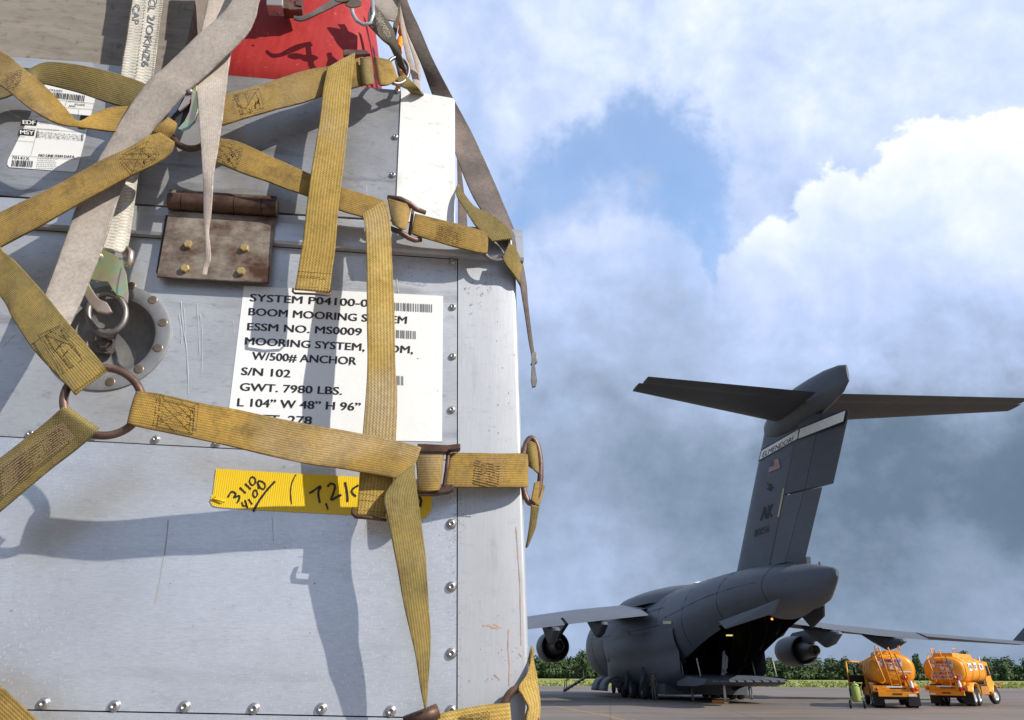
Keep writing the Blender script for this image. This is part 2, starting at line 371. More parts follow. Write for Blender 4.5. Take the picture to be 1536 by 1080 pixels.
def cad():
    m_, t, b = newmat('iridescent_zinc_plate'); n = nz(t, 14, 3, .5, dist=.6)
    r = ramp_(t, n.outputs[0], [(.3, (.52, .50, .42)), (.45, (.62, .46, .40)), (.55, (.56, .62, .32)), (.65, (.40, .58, .52)), (.8, (.55, .50, .34))])
    t.links.new(r.outputs[0], b.inputs['Base Color']); b.inputs['Metallic'].default_value = .75; b.inputs['Roughness'].default_value = .33; return m_
M['cad'] = cad()
def redpaint():
    m_, t, b = newmat('faded_red_paint'); n = nz(t, 12, 7, .65, stretch=(9, 9, .6)); n2 = nz(t, 4, 6, .6); n3 = nz(t, 60, 5, .7)
    c = mixc(t, ramp_(t, n.outputs[0], gray((.35, 0), (.75, .8))).outputs[0], (.34, .015, .014), (.43, .045, .038))
    c = mixc(t, ramp_(t, n2.outputs[0], gray((.5, 0), (.75, .5))).outputs[0], c, (.34, .015, .015))
    c = mixc(t, ramp_(t, n3.outputs[0], gray((.62, 0), (.72, .5))).outputs[0], c, (.6, .22, .18))
    t.links.new(c, b.inputs['Base Color']); b.inputs['Roughness'].default_value = .6; b.inputs['Specular IOR Level'].default_value = .3; bump(t, b, n3.outputs[0], .15, .0008); return m_
M['red'] = redpaint()
def plywood():
    m_, t, b = newmat('weathered_plywood')
    n = nz(t, 5, 9, .7, stretch=(1, 1, 7), dist=.6); n2 = nz(t, 40, 7, .7, stretch=(1, 1, 3)); n3 = nz(t, 70, 4, .6, stretch=(1, 1, .6))
    c = mixc(t, ramp_(t, n.outputs[0], gray((.35, 0), (.7, 1))).outputs[0], (.285, .25, .21), (.19, .165, .135))
    c = mixc(t, ramp_(t, n2.outputs[0], gray((.5, 0), (.72, .7))).outputs[0], c, (.14, .10, .07))
    c = mixc(t, ramp_(t, n3.outputs[0], gray((.62, 0), (.74, .6))).outputs[0], c, (.08, .06, .05))
    t.links.new(c, b.inputs['Base Color']); b.inputs['Roughness'].default_value = .85; bump(t, b, n2.outputs[0], .4, .001); return m_
M['ply'] = plywood()
M['hivis'] = plain('orange_cloth', (.85, .27, .01), .7, scale=40, var=.25)
# ------------------------------------------------------------------ container
BBOT = -(BO.z - .17) / BV.z                  # w of the container's bottom
ULEFT = UW(0, 540)[0] - .62
RCU = UW(786, 735)[0]                        # u of the right hand edge
base_c = BL((ULEFT + RCU) / 2, BBOT, -.6)
box = empty('cargo_container', base_c, 0, 'large aluminium cargo container with rusty hinge, white labels and yellow tape', 'container')
OBOX = base_c
def bobj(mb, name, mat, label=None, parent=None):     # child of the container; geometry given in world space
    for i, p in enumerate(mb.v): mb.v[i] = p - OBOX
    o = mb.build(name, mat, parent or box); 
    if label: o['label'] = label
    return o
def ext(p1, p2, u):                          # w at u on the line through two pixels of the face
    (a, b), (c, d) = UW(*p1), UW(*p2); return b + (d - b) * (u - a) / (c - a)
def slab(uws, n0, n1):                        # outline in (u, w), from depth n0 to n1
    mb = MB(); mb.prism([BL(u, w, n0) for u, w in uws], BN * (n1 - n0)); return mb
uS = lambda px, py: UW(px, py)[0]
LIDL = ((0, 297), (547, 331)); BANDL = ((55, 345), (411, 370)); SEAML = ((46, 657), (536, 683)); BOTL = ((44, 1065), (450, 1073))
uv_ = UW(686, 700)[0]
g = .0007
def on(line, px, py):
    u = UW(px, py)[0]; return (u, ext(*line, u))
# main upper side panel with the round recess cut out
RC = UW(165, 505); RA = UW(233, 505)[0] - RC[0]      # recess centre and inner radius
RO = UW(257, 505)[0] - RC[0]
def holed(outline, c, r, n0, th, name, mat):
    bm = bmesh.new(); K = 64
    def ring_(pts):
        vs = [bm.verts.new(BL(u, w, n0) - OBOX) for u, w in pts]; return [bm.edges.new((vs[i], vs[(i+1) % len(vs)])) for i in range(len(vs))]
    ed = ring_(outline) + ring_([(c[0] + r * math.cos(2*math.pi*k/K), c[1] + r * math.sin(2*math.pi*k/K)) for k in range(K)])
    bmesh.ops.triangle_fill(bm, edges=ed, use_beauty=True)
    bmesh.ops.recalc_face_normals(bm, faces=bm.faces)
    if sum((f.normal for f in bm.faces), Vector()).dot(BN) < 0: bmesh.ops.reverse_faces(bm, faces=bm.faces)
    me = bpy.data.meshes.new(name); bm.to_mesh(me); bm.free(); me.materials.append(mat)
    o = bpy.data.objects.new(name, me); COL.objects.link(o); o.parent = box
    s_ = o.modifiers.new('solid', 'SOLIDIFY'); s_.thickness = th; s_.offset = -1; return o
uR = uv_ - g
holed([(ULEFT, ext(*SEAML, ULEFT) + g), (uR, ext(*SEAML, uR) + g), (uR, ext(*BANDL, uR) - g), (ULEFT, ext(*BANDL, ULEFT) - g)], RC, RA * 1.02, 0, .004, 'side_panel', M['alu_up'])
bobj(slab([(ULEFT, ext(*BOTL, ULEFT) + g), (uR, ext(*BOTL, uR) + g), (uR, ext(*SEAML, uR) - g), (ULEFT, ext(*SEAML, ULEFT) - g)], -.004, 0), 'side_panel', M['alu'])
bobj(slab([(ULEFT, BBOT), (uR, BBOT), (uR, ext(*BOTL, uR) - g), (ULEFT, ext(*BOTL, ULEFT) - g)], -.004, .0012), 'side_panel', M['alu'])
# hinge band between the lid and the body: a flat strip and a rolled lip that stands proud of it
bl = MB()
rows = []
for px in (None, 120, 240, 330, 411, 480, 547, 620, 686, 783):
    u = ULEFT if px is None else UW(px, 360)[0]
    wt, wb = ext(*LIDL, u) - g, ext(*BANDL, u)
    rows.append([BL(u, wt - (wt - wb) * a, n) for a, n in ((0, 0), (.04, .006), (.35, .009), (.7, .010), (.92, .011), (1.0, .009), (1.0, .001))])
bl.grid(rows, smooth=False)
bobj(bl, 'lid_lip', M['band'])
bobj(slab([(ULEFT, ext(*BANDL, ULEFT)), (uR, ext(*BANDL, uR)), (uR, ext(*LIDL, uR)), (ULEFT, ext(*LIDL, ULEFT))], -.02, -.0045), 'backing_strip', M['dark'])
# backing behind the open seams
bk = MB()
bk.prism([BL(u, w, -.03) for u, w in ((ULEFT, BBOT), (uv_, BBOT), (uv_, ext(*SEAML, uv_) + .05), (ULEFT, ext(*SEAML, ULEFT) + .05))], BN * .02)
bobj(bk, 'seam_backing', M['dark'])
# corner post: flat, then a rounded edge going back
def post(w0, w1, u0, u1, tilt, r, back, name, mat, n0=.0):
    prof = [(u0, n0 - .004), (u0, n0)]
    uu = u1 - r; nn = n0 - tilt
    prof += [(u0 + (uu - u0) * .5, n0 - tilt * .5), (uu, nn)]
    for k in range(1, 6):
        a = math.radians(18 * k); prof.append((uu + r * math.sin(a), nn - r * (1 - math.cos(a))))
    prof.append((u1, nn - back))
    mb = MB(); mb.grid([[BL(u, w, n) for u, n in prof] for w in w0_w1(w0, w1)], smooth=True)
    n = len(mb.v); k = len(prof)
    return bobj(mb, name, mat)
def w0_w1(a, b): return [a + (b - a) * i / 12 for i in range(13)]
wTop = UW(735, 378)[1]
pm = post(BBOT, wTop, uv_ + g, RCU, .004, .006, 1.9, 'corner_post', M['alu_post'], .0006)
es = pm.modifiers.new('split', 'EDGE_SPLIT'); es.split_angle = math.radians(25)
# roof of the body (a ledge round the lid), floor, back and left wall
sh = MB()
for (a, b, c, d) in (((ULEFT, wTop, -.002), (RCU, wTop, -.002), (RCU, wTop, -1.9), (ULEFT, wTop, -1.9)),
                     ((ULEFT, BBOT, -.002), (RCU, BBOT, -.002), (RCU, BBOT, -1.9), (ULEFT, BBOT, -1.9)),
                     ((ULEFT, BBOT, -1.9), (RCU, BBOT, -1.9), (RCU, wTop, -1.9), (ULEFT, wTop, -1.9)),
                     ((ULEFT, BBOT, -.002), (ULEFT, wTop, -.002), (ULEFT, wTop, -1.9), (ULEFT, BBOT, -1.9))):
    sh.quad(*(BL(*q) for q in (a, b, c, d)))
bobj(sh, 'shell', M['alu_up'])
# lid
lr = UW(684, 240)[0]; ls = UW(597, 240)[0]
TOPL = ((0, 84), (600, 136)); LOWL = ((0, 294), (547, 328))
lid_pts = [(ULEFT, ext(*LOWL, ULEFT) + g), (ls - g, ext(*LOWL, ls) + g), (UW(602, 136)[0] - g, ext(*TOPL, ls)), (ULEFT, ext(*TOPL, ULEFT))]
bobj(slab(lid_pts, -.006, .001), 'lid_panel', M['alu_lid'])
# lid corner angle, bent round towards the right
lc = MB(); q0, q1 = UW(602, 136), UW(683, 141); q2, q3 = (ls, ext(*LOWL, ls) + .001), (lr, ext(*LOWL, lr) - .006)
rows = []
for f in [i / 8 for i in range(9)]:
    a = (q0[0] + (q2[0] - q0[0]) * f, q0[1] + (q2[1] - q0[1]) * f); b = (q1[0] + (q3[0] - q1[0]) * f, q1[1] + (q3[1] - q1[1]) * f)
    rr = []
    for s_, n in ((0, -.004), (0, .003), (.97, -.010), (1.0, -.014), (1.0, -1.5)):
        rr.append(BL(a[0] + (b[0] - a[0]) * s_, a[1] + (b[1] - a[1]) * s_, n))
    rows.append(rr)
lc.grid(rows, smooth=False); bobj(lc, 'lid_corner_angle', M['white_post'], 'pale corner angle of the lid')
lt = MB(); lt.quad(BL(ULEFT, ext(*TOPL, ULEFT), -.001), BL(q1[0], q1[1], -.012), BL(q1[0], q1[1], -1.5), BL(ULEFT, ext(*TOPL, ULEFT), -1.5))
lt.quad(BL(ULEFT, ext(*TOPL, ULEFT), -1.5), BL(q1[0], q1[1], -1.5), BL(q1[0], wTop, -1.5), BL(ULEFT, wTop, -1.5))
lt.quad(BL(ULEFT, ext(*TOPL, ULEFT), -.001), BL(ULEFT, wTop, -.001), BL(ULEFT, wTop, -1.5), BL(ULEFT, ext(*TOPL, ULEFT), -1.5))
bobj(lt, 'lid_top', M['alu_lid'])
# pale strip along the left of the lid's upper edge
st_ = MB(); st_.prism([FP(*p, .0022) for p in ((-60, 80), (139, 94), (141, 108), (-60, 96))], -BN * .0008); bobj(st_, 'edge_strip', M['band'])
# rivets: one mesh, many parts
def rivet_mesh(name, r, hgt, mat, socket=True):
    mb = MB(); R = Matrix.Identity(4)
    prof = [(r * 1.0, 0), (r * .97, hgt * .35), (r * .8, hgt * .75), (r * .5, hgt), (r * .34, hgt * 1.02)]
    if socket: prof += [(r * .32, hgt * .55), (0.0001, hgt * .55)]
    else: prof += [(0.0001, hgt * 1.05)]
    mb.lathe(prof, R, 14); me = mb.build('tmp', mat)
    d = me.data; bpy.data.objects.remove(me); return d
FRAME = Matrix((BH, BV, BN)).transposed()
def inst(name, mesh, pos, rot=None, parent=None, origin=None):
    o = bpy.data.objects.new(name, mesh); COL.objects.link(o); o.parent = parent or box
    mt = (rot or FRAME).to_4x4(); mt.translation = pos - (OBOX if origin is None else origin); o.matrix_local = mt; return o
px_m = 1 / 1060.0
rm = rivet_mesh('rivet', 5.4 * px_m, .0036, M['rivet']); rmb = rivet_mesh('rivet', 6.8 * px_m, .0042, M['rivet'])
for p in [(596, 137), (593, 206), (589, 263)]: inst('rivet', rm, FP(*p, .001))
for p in [(678, 393), (679, 461), (679, 535), (677.5, 615), (677, 786), (677, 880), (677, 980), (677, 1066)]:
    inst('rivet', rm if p[1] < 700 else rmb, FP(*p, 0))
for p in [(46, 651), (234, 659), (325, 665), (-60, 646), (140, 655), (420, 671)]: inst('rivet', rm, FP(*p, 0))
for p in [(-40, 1050), (66, 1055), (172, 1059), (277, 1060), (381, 1063), (482, 1063), (586, 1067)]: inst('rivet', rmb, FP(*p, 0))
# recess: flange ring, dish, screws, clamp and ring
def bm4(u, w, n=0):
    mt = FRAME.to_4x4(); mt.translation = BL(u, w, n); return mt
MR = bm4(*RC)
fl = MB(); fl.lathe([(RO, .0003), (RO, .0022), (RO - .002, .003), (RA + .004, .003), (RA, .001), (RA, -.004)], MR, 64); fl_o = bobj(fl, 'recess_flange', plain('flange_metal', (.25, .25, .255), .5, .45, .25, 25))
es = fl_o.modifiers.new('split', 'EDGE_SPLIT'); es.split_angle = math.radians(35)
ds = MB(); ds.lathe([(RA + .0015, .0012), (RA - .001, -.003), (RA - .006, -.014), (RA - .014, -.022), (RA - .03, -.026), (.0001, -.028)], MR, 48); bobj(ds, 'recess_dish', plain('dish_metal', (.23, .225, .22), .45, .4, .3, 30))
scr = rivet_mesh('screw', 6.6 * px_m, .0008, M['bronze'], False)
for p in [(197, 429), (229, 450), (244, 484), (237, 522), (208, 554), (165, 573), (123, 571), (91, 548), (76, 505), (92, 458), (130, 430)]: inst('screw', scr, FP(*p, .003))
def tubepx(pts, r, off, name, mat, parent=None, closed=False, n=10, label=None, fn=None):
    mb = MB(); mb.tube([FP(p[0], p[1], p[2] if len(p) > 2 else off) for p in pts], r, n, closed)
    return (fn or bobj)(mb, name, mat, label, parent)
def ell(cx, cy, rx, ry, a0=0, a1=360, n=40, rot=0):
    r_ = math.radians(rot); o_ = []
    for k in range(n + (0 if a1 - a0 == 360 else 1)):
        a = math.radians(a0 + (a1 - a0) * k / n); x, y = rx * math.cos(a), ry * math.sin(a)
        o_.append((cx + x * math.cos(r_) - y * math.sin(r_), cy + x * math.sin(r_) + y * math.cos(r_)))
    return o_
tr = tubepx(ell(160.5, 470, 28, 30), .0042, .012, 'tie_ring', M['steel'], closed=True)
cl = MB(); cl.prism([FP(*p, -.020) for p in ((148, 494), (175, 498), (174, 524), (168, 532), (146, 530), (142, 523))], BN * .005)
cl.tube([FP(147, 499, -.002), FP(174, 502, -.002)], .0065, 10); bobj(cl, 'ring_clamp', M['steel'])
hexm = MB(); r_ = 8 * px_m
hexm.lathe([(r_ * 1.3, 0), (r_ * 1.3, .0015)], Matrix.Identity(4), 16, smooth=False)
hexm.lathe([(r_ * 1.3, .0015), (r_, .0016), (r_, .006), (r_ * .8, .0075), (.0001, .0078)], Matrix.Identity(4), 6, smooth=False)
hx = hexm.build('tmp', M['steel']); hexmesh = hx.data; bpy.data.objects.remove(hx)
inst('clamp_bolt', hexmesh, FP(158, 517, -.015))
# hinge
hp = MB(); hp.prism([FP(*p, .0125) for p in ((254, 318), (413, 328), (404, 426), (236, 417))], BN * .0035); ho = bobj(hp, 'hinge_plate', M['rustplate']); bevel(ho, .0008)
hg = MB(); hg.prism([FP(*p, .0005) for p in ((252, 330), (411, 340), (402, 424), (238, 415))], BN * .012); bobj(hg, 'hinge_pad', M['dark'])
for a, b in ((254, 274.5), (275.5, 352.5), (353.5, 393.5), (394.5, 416)):
    f = lambda x: 302 + (x - 254) * .062
    mb = MB(); mb.tube([FP(a, f(a), .020), FP(b, f(b), .020)], .0125, 14); k_ = bobj(mb, 'hinge_knuckle', M['rustrod'])
    e_ = k_.modifiers.new('split', 'EDGE_SPLIT'); e_.split_angle = math.radians(50)
lf = MB(); lf.prism([FP(*p, .002) for p in ((256, 288), (416, 298), (416, 312), (255, 303))], BN * .006); bobj(lf, 'hinge_leaf', M['rustplate'])
hb = MB(); r_ = 6.6 * px_m
hb.lathe([(r_, 0), (r_, .004), (r_ * .8, .0052), (.0001, .0052)], Matrix.Identity(4), 6, smooth=False); hx = hb.build('tmp', M['brass']); bmesh_ = hx.data; bpy.data.objects.remove(hx)
for i, p in enumerate([(283, 368), (367, 373), (278, 404), (362, 408)]):
    inst('hinge_bolt', bmesh_, FP(*p, .016), FRAME @ Matrix.Rotation(.4 * i, 3, 'Z'))
# ------------------------------------------------------------------ paper, tape and writing
def sheet(pts, off, name, mat, label=None, parent=None, fn=None, th=.0003):
    mb = MB(); mb.prism([FP(*p, off) for p in pts], BN * th); return (fn or bobj)(mb, name, mat, label, parent)
FONT = None
def textmesh(txt, bold=.0):
    cu = bpy.data.curves.new('t', 'FONT'); cu.body = txt; cu.size = 1; cu.offset = bold; cu.resolution_u = 3
    o = bpy.data.objects.new('t', cu); COL.objects.link(o); dg = bpy.context.evaluated_depsgraph_get()
    me = bpy.data.meshes.new_from_object(o.evaluated_get(dg)); v = [tuple(q.co) for q in me.vertices]; f = [tuple(p.vertices) for p in me.polygons]
    bpy.data.objects.remove(o); bpy.data.meshes.remove(me); return v, f
def text_to(mb, txt, xl, yl, xr, yr, cap, place, shear=0, bold=.02, sy=0):
    if bold > .016:                          # heavy face: three shifted copies instead of a fattened outline
        for dx in (-.5, -.17, .17, .5): text_to(mb, txt, xl + dx * cap * bold * 3.2, yl, xr + dx * cap * bold * 3.2, yr, cap, lambda x, y, dx=dx: place(x, y) + BN * (.00006 * dx) if not place.__name__.startswith('_air') else place(x, y) + Vector((-.004 * dx, 0, 0)), shear, .0)
        return
    # baseline runs from (xl, yl) to (xr, yr); cap = cap height; 'place' maps (x, y) to a point
    v, f = textmesh(txt, bold); xs = [q[0] for q in v]; x0, x1 = min(xs), max(xs); n = len(mb.v)
    for q in v:
        s_ = (q[0] - x0) / (x1 - x0); hgt = q[1] / .73 * cap
        mb.v.append(place(xl + (xr - xl) * s_ + shear * hgt, yl + (yr - yl) * s_ - hgt))
    for ff in f: mb.face([n + i for i in ff])
def stroke(mb, pts, w, place, wob=0):        # pen stroke of width w (in the units of place)
    P = [Vector((a, b)) for a, b in pts]; Q = []
    for i in range(len(P) - 1):
        p0, p1, p2, p3 = P[max(i-1, 0)], P[i], P[i+1], P[min(i+2, len(P)-1)]
        for k in range(5):
            t_ = k / 5; Q.append(.5 * ((2*p1) + (p2 - p0) * t_ + (2*p0 - 5*p1 + 4*p2 - p3) * t_*t_ + (3*p1 - p0 - 3*p2 + p3) * t_**3))
    Q.append(P[-1]); n = len(mb.v)
    for i, q in enumerate(Q):
        d = (Q[min(i+1, len(Q)-1)] - Q[max(i-1, 0)]); d = d.normalized() if d.length > 1e-9 else Vector((1, 0)); nrm = Vector((-d.y, d.x)) * w / 2 * (1 + wob * math.sin(i * 1.7))
        mb.v.append(place(*(q + nrm))); mb.v.append(place(*(q - nrm)))
    for i in range(len(Q) - 1): mb.face((n + 2*i, n + 2*i + 1, n + 2*i + 3, n + 2*i + 2))
def bars(mb, x0, y0, x1, y1, x2, y2, place, seed=1, wmin=.8, wmax=2.2):   # top-left, top-right, bottom-left
    rnd = random.Random(seed); L_ = math.hypot(x1 - x0, y1 - y0); t_ = 0
    while t_ < L_:
        w_ = rnd.uniform(wmin, wmax); a, b = t_ / L_, min(1, (t_ + w_) / L_); t_ += w_ + rnd.uniform(wmin * .8, wmax)
        q = lambda s_, r__: place(x0 + (x1 - x0) * s_ + (x2 - x0) * r__, y0 + (y1 - y0) * s_ + (y2 - y0) * r__)
        mb.quad(q(a, 0), q(b, 0), q(b, 1), q(a, 1))
PL = .0006
lab = sheet([(366, 429), (664.7, 444), (663, 662.5), (338.5, 656)], PL - .0003, 'paper_label', M['paper'], 'white sheet printed with the mooring system particulars')
pp = lambda x, y: FP(x, y, PL + .0005)
tx = MB()
for a in [("SYSTEM P04100-001", 375, 451.5, 571, 461, 11.5), ("BOOM MOORING SYSTEM", 373, 472.5, 609.5, 485.5, 11.5), ("ESSM NO. MS0009", 371, 495, 542, 503, 11.5),
          ("MOORING SYSTEM, BOOM,", 367.5, 516.5, 619, 530, 11.5), ("W/500# ANCHOR", 378, 539, 534, 547, 12), ("S/N 102", 362, 562, 435, 566, 12),
          ("GWT. 7980 LBS.", 360, 585.5, 512.5, 592, 12), ("L 104\u201d W 48\u201d H 96\u201d", 356, 609, 540, 616, 12.5), ("CU FT. 278", 352, 632, 467, 636.5, 12.5)]:
    text_to(tx, *a, pp, shear=.09, bold=.032)
bobj(tx, 'lettering', M['ink'], parent=lab)
bc = MB(); bars(bc, 575, 453, 648.5, 456.5, 575, 465, pp, 3); bars(bc, 560, 493, 624, 496.5, 560, 505, pp, 4); bars(bc, 560, 561, 605, 564, 560, 575, pp, 5)
tag(bobj(bc, 'barcode', M['gink'], parent=lab), kind='stuff')
# shipping label on the lid
sl = sheet([(68, 127), (143, 146), (117, 250), (114, 257), (110, 258), (14, 251), (11, 247), (12, 240)], .0016, 'paper_label', M['paper'], 'white shipping label headed EDF and MSY')
p2 = lambda x, y: FP(x, y, .0026)
# local coordinates of the zoomed view: px = x / 5.144, py = 60 + y / 5.144
z2 = lambda x, y: p2(x / 5.144, 60 + y / 5.144)
t2 = MB()
for q in (((172, 610), (288, 618), (282, 660), (163, 651)), ((152, 685), (270, 693), (262, 738), (143, 729)), ((622, 578), (688, 583), (655, 690), (600, 684))):
    t2.quad(*(z2(*p) for p in q))
for l_ in (((128, 672), (655, 712)), ((118, 775), (262, 786)), ((296, 675), (238, 890)), ((88, 888), (610, 922)), ((515, 465), (500, 520)), ((380, 455), (725, 490)), ((160, 580), (330, 592)), ((610, 530), (600, 600)), ((480, 520), (715, 535))):
    stroke(t2, l_, 1.6, z2)
bars(t2, 410, 400, 655, 428, 403, 445, z2, 8, 4, 8); bars(t2, 95, 925, 255, 932, 88, 974, z2, 9, 4, 9); bars(t2, 285, 700, 300, 701, 280, 752, z2, 2, 5, 6); bars(t2, 630, 725, 645, 726, 625, 778, z2, 2, 5, 6)
rnd = random.Random(5)
for i in range(520):
    a, b = rnd.random(), rnd.random(); x = 303 + a * 320 - b * 8; y = 705 + a * 24 + b * 48; e = rnd.uniform(1.6, 3.2)
    t2.quad(z2(x, y), z2(x + e, y), z2(x + e, y + e), z2(x, y + e))
text_to(t2, "NO LINE ITEM DATA", 300, 897, 575, 910, 20, z2, bold=.03); text_to(t2, "70141X", 92, 916, 228, 926, 24, z2, bold=.02)
text_to(t2, "793A01", 378, 392, 480, 400, 16, z2, bold=.02); text_to(t2, "FSAM", 578, 502, 652, 508, 14, z2, bold=.02); text_to(t2, "AMC", 530, 514, 585, 518, 14, z2, bold=.02)
for k in range(6):
    x, y = 290 - k * 2.5, 912 + k * 15
    for j in range(rnd.randint(9, 13)):
        e = rnd.uniform(6, 13); stroke(t2, ((x, y), (x + e, y + e * .05)), 3.2, z2); x += e + rnd.uniform(3, 7); y += .5
for (x, y, n_) in ((305, 628, 6), (303, 640, 8), (300, 684, 14), (140, 742, 5), (170, 596, 7), (525, 472, 12)):
    for j in range(n_):
        e = rnd.uniform(5, 11); stroke(t2, ((x, y), (x + e, y + e * .06)), 2.6, z2); x += e + 3; y += .8
tag(bobj(t2, 'lettering', M['ink'], parent=sl), kind='stuff')
t3 = MB(); z3 = lambda x, y: FP(x / 5.144, 60 + y / 5.144, .0034)
text_to(t3, "EDF", 176, 647, 272, 653, 32, z3, bold=.04); text_to(t3, "MSY", 156, 724, 260, 731, 32, z3, bold=.04)
bobj(t3, 'white_lettering', M['paper'], parent=sl)
# yellow tape with handwriting; zoomed view: px = 310 + x / 4.389, py = 690 + y / 4.39
z4 = lambda x, y, o=0: FP(310 + x / 4.389, 690 + y / 4.39, .0010 + o)
tp = MB()
top_ = [(62, 57), (500, 85), (1000, 112), (1250, 124), (1482, 240)]
out_ = [(62, 57), (300, 72), (560, 88), (1000, 112), (1250, 126), (1400, 180), (1482, 240), (1480, 335), (1462, 345), (1470, 358), (1448, 362), (1452, 378), (1430, 380), (1415, 390), (1380, 385), (960, 364), (660, 347), (320, 330), (70, 310), (38, 300), (22, 268), (34, 232), (42, 228)]
tp.prism([z4(*p) for p in out_], BN * .0003)
tape = bobj(tp, 'yellow_tape', M['tape'], 'strip of yellow tape with handwritten figures')
cr_ = MB()
for k in range(5):                                  # crumpled end of the tape
    cr_.tube([z4(30 + k * 6, 262 - k * 5, .0006), z4(55 + k * 9, 255 + k * 3, .0022), z4(95 + k * 7, 285 - k * 4, .0006)], .0010, 6)
bobj(cr_, 'tape_wrinkle', M['tape'], parent=tape)
hw = MB(); zz = lambda x, y: z4(x, y, .0010)
for pts_, w_ in [(((140, 245), (165, 208), (192, 222), (180, 245), (215, 235), (212, 262), (200, 282)), 8), (((218, 180), (258, 218)), 8), (((253, 155), (292, 192)), 8),
                 (((293, 112), (283, 140), (300, 165), (320, 150), (318, 120), (296, 108)), 7), (((232, 275), (240, 300), (262, 296), (252, 262), (262, 290), (270, 318)), 7),
                 (((276, 255), (300, 292)), 7), (((312, 200), (305, 225), (318, 245), (334, 228), (328, 200), (312, 198)), 7), (((335, 140), (352, 180), (378, 190), (385, 160), (362, 140), (338, 142), (344, 190)), 7),
                 (((450, 140), (400, 195), (350, 262), (305, 338)), 10), (((588, 95), (562, 150), (553, 215), (560, 290)), 5),
                 (((675, 218), (700, 205), (750, 172), (735, 215), (745, 282)), 10), (((785, 285), (798, 325)), 9), (((795, 175), (818, 155), (845, 170), (835, 215), (820, 262), (862, 240), (888, 228)), 10),
                 (((912, 145), (925, 215), (928, 275)), 10), (((1000, 165), (962, 190), (958, 215), (985, 240)), 9), (((1400, 240), (1412, 270), (1402, 310)), 12)]:
    stroke(hw, pts_, w_ * 1.4, zz, .12)
tag(bobj(hw, 'handwriting', M['ink'], parent=tape), kind='stuff')
# small dents, drips and a torn patch that stand on the face as marks of their own
mk = MB()
for pts_, w_ in [(((252, 780), (248, 820), (240, 870), (233, 905)), 1.3), (((408, 775), (410, 812)), .7)]: stroke(mk, pts_, w_, lambda x, y: FP(x, y, .0006), .2)
tag(bobj(mk, 'drip_stain', plain('drip', (.40, .38, .36), .6)), kind='stuff')
def PS(x, y):                                # a point on the corner post's skin
    u = UW(x, y)[0]; f = (u - uv_) / (RCU - .006 - uv_); return FP(x, y, .0006 - .004 * min(max(f, 0), 1) + .0003)
mk = MB()
rnd = random.Random(11)
for pts_, w_ in [(((724, 939), (733, 938), (741, 942), (752, 941)), 2.6), (((740, 936), (748, 940)), 1.4), (((763, 944), (762, 970), (764, 1000), (763, 1028)), 1.6), (((774, 790), (777, 835), (780, 880), (781, 940), (782, 968)), 1.3), (((778, 980), (783, 985)), 2.2), (((741, 1012), (750, 1020)), 1.8)]:
    stroke(mk, pts_, w_, PS, .5)
for i in range(26):
    x, y = rnd.gauss(738, 14), rnd.uniform(400, 1020); e = rnd.uniform(.6, 2.0); stroke(mk, ((x, y), (x + e * .4, y + e * 1.3)), rnd.uniform(.8, 1.8), PS)
tag(bobj(mk, 'rust_stain', plain('rust_stain', (.44, .27, .19), .7, var=.3, scale=80)), kind='stuff')
mk = MB(); rnd = random.Random(12)
for i in range(55):
    x, y = rnd.choice([(rnd.gauss(735, 22), rnd.uniform(960, 1020)), (rnd.uniform(300, 660), rnd.uniform(350, 700)), (rnd.gauss(725, 20), rnd.uniform(400, 470)), (rnd.uniform(10, 680), rnd.uniform(790, 1040))])
    e = rnd.uniform(1, 3.4); a_ = rnd.uniform(0, 3); stroke(mk, ((x, y), (x + e * math.cos(a_), y + e * math.sin(a_))), rnd.uniform(.5, 1.3), lambda a, b: FP(a, b, .0010))
tag(bobj(mk, 'chip_mark', plain('chip', (.18, .17, .17), .6)), kind='stuff')
mk = MB(); rnd = random.Random(31)
for cx_, cy_, sx_, sy_, n_ in ((681, 765, 6, 30, 120), (694, 760, 4, 26, 60), (680, 880, 4, 40, 50), (690, 1000, 3, 50, 40), (560, 790, 25, 8, 60), (640, 770, 20, 14, 60), (560, 342, 40, 6, 50), (620, 395, 40, 12, 60), (200, 312, 60, 5, 40), (330, 424, 50, 4, 50)):
    for i in range(n_):
        x, y = rnd.gauss(cx_, sx_), rnd.gauss(cy_, sy_); e = rnd.uniform(.4, 1.5)
        if abs(x - 686) < 1.5: continue
        f_ = (lambda a, b: FP(a, b, .0008)) if x < 686 else PS
        stroke(mk, ((x, y), (x + rnd.uniform(-e, e), y + e)), rnd.uniform(.4, 1.0), f_)
tag(bobj(mk, 'grime_specks', plain('grime', (.20, .19, .185), .7)), kind='stuff')
mk = MB()
for pts_, w_ in [(((272, 452), (274, 480), (281, 530), (283, 590)), 1.6), (((269, 470), (273, 500), (272, 515)), 1.2), (((300, 470), (304, 500), (303, 560)), .8), (((276, 460), (279, 500)), 1.0), (((296, 455), (300, 530)), .9), (((350, 640 - 160), (352, 500)), .8), (((515, 380), (538, 383)), 1.2), (((514, 386), (528, 388)), .8), (((595, 415), (598, 440)), 1.4), (((550, 279), (551, 300)), 1.0), (((2, 520), (22, 500)), 1.2), (((28, 512), (40, 505)), 1.0), (((10, 165), (28, 176)), 1.1)]:
    stroke(mk, pts_, w_ * .6, lambda x, y: FP(x, y, .0012), .6)
tag(bobj(mk, 'bright_scratch', plain('bright_scratch', (.66, .67, .69), .3, .3)), kind='stuff')
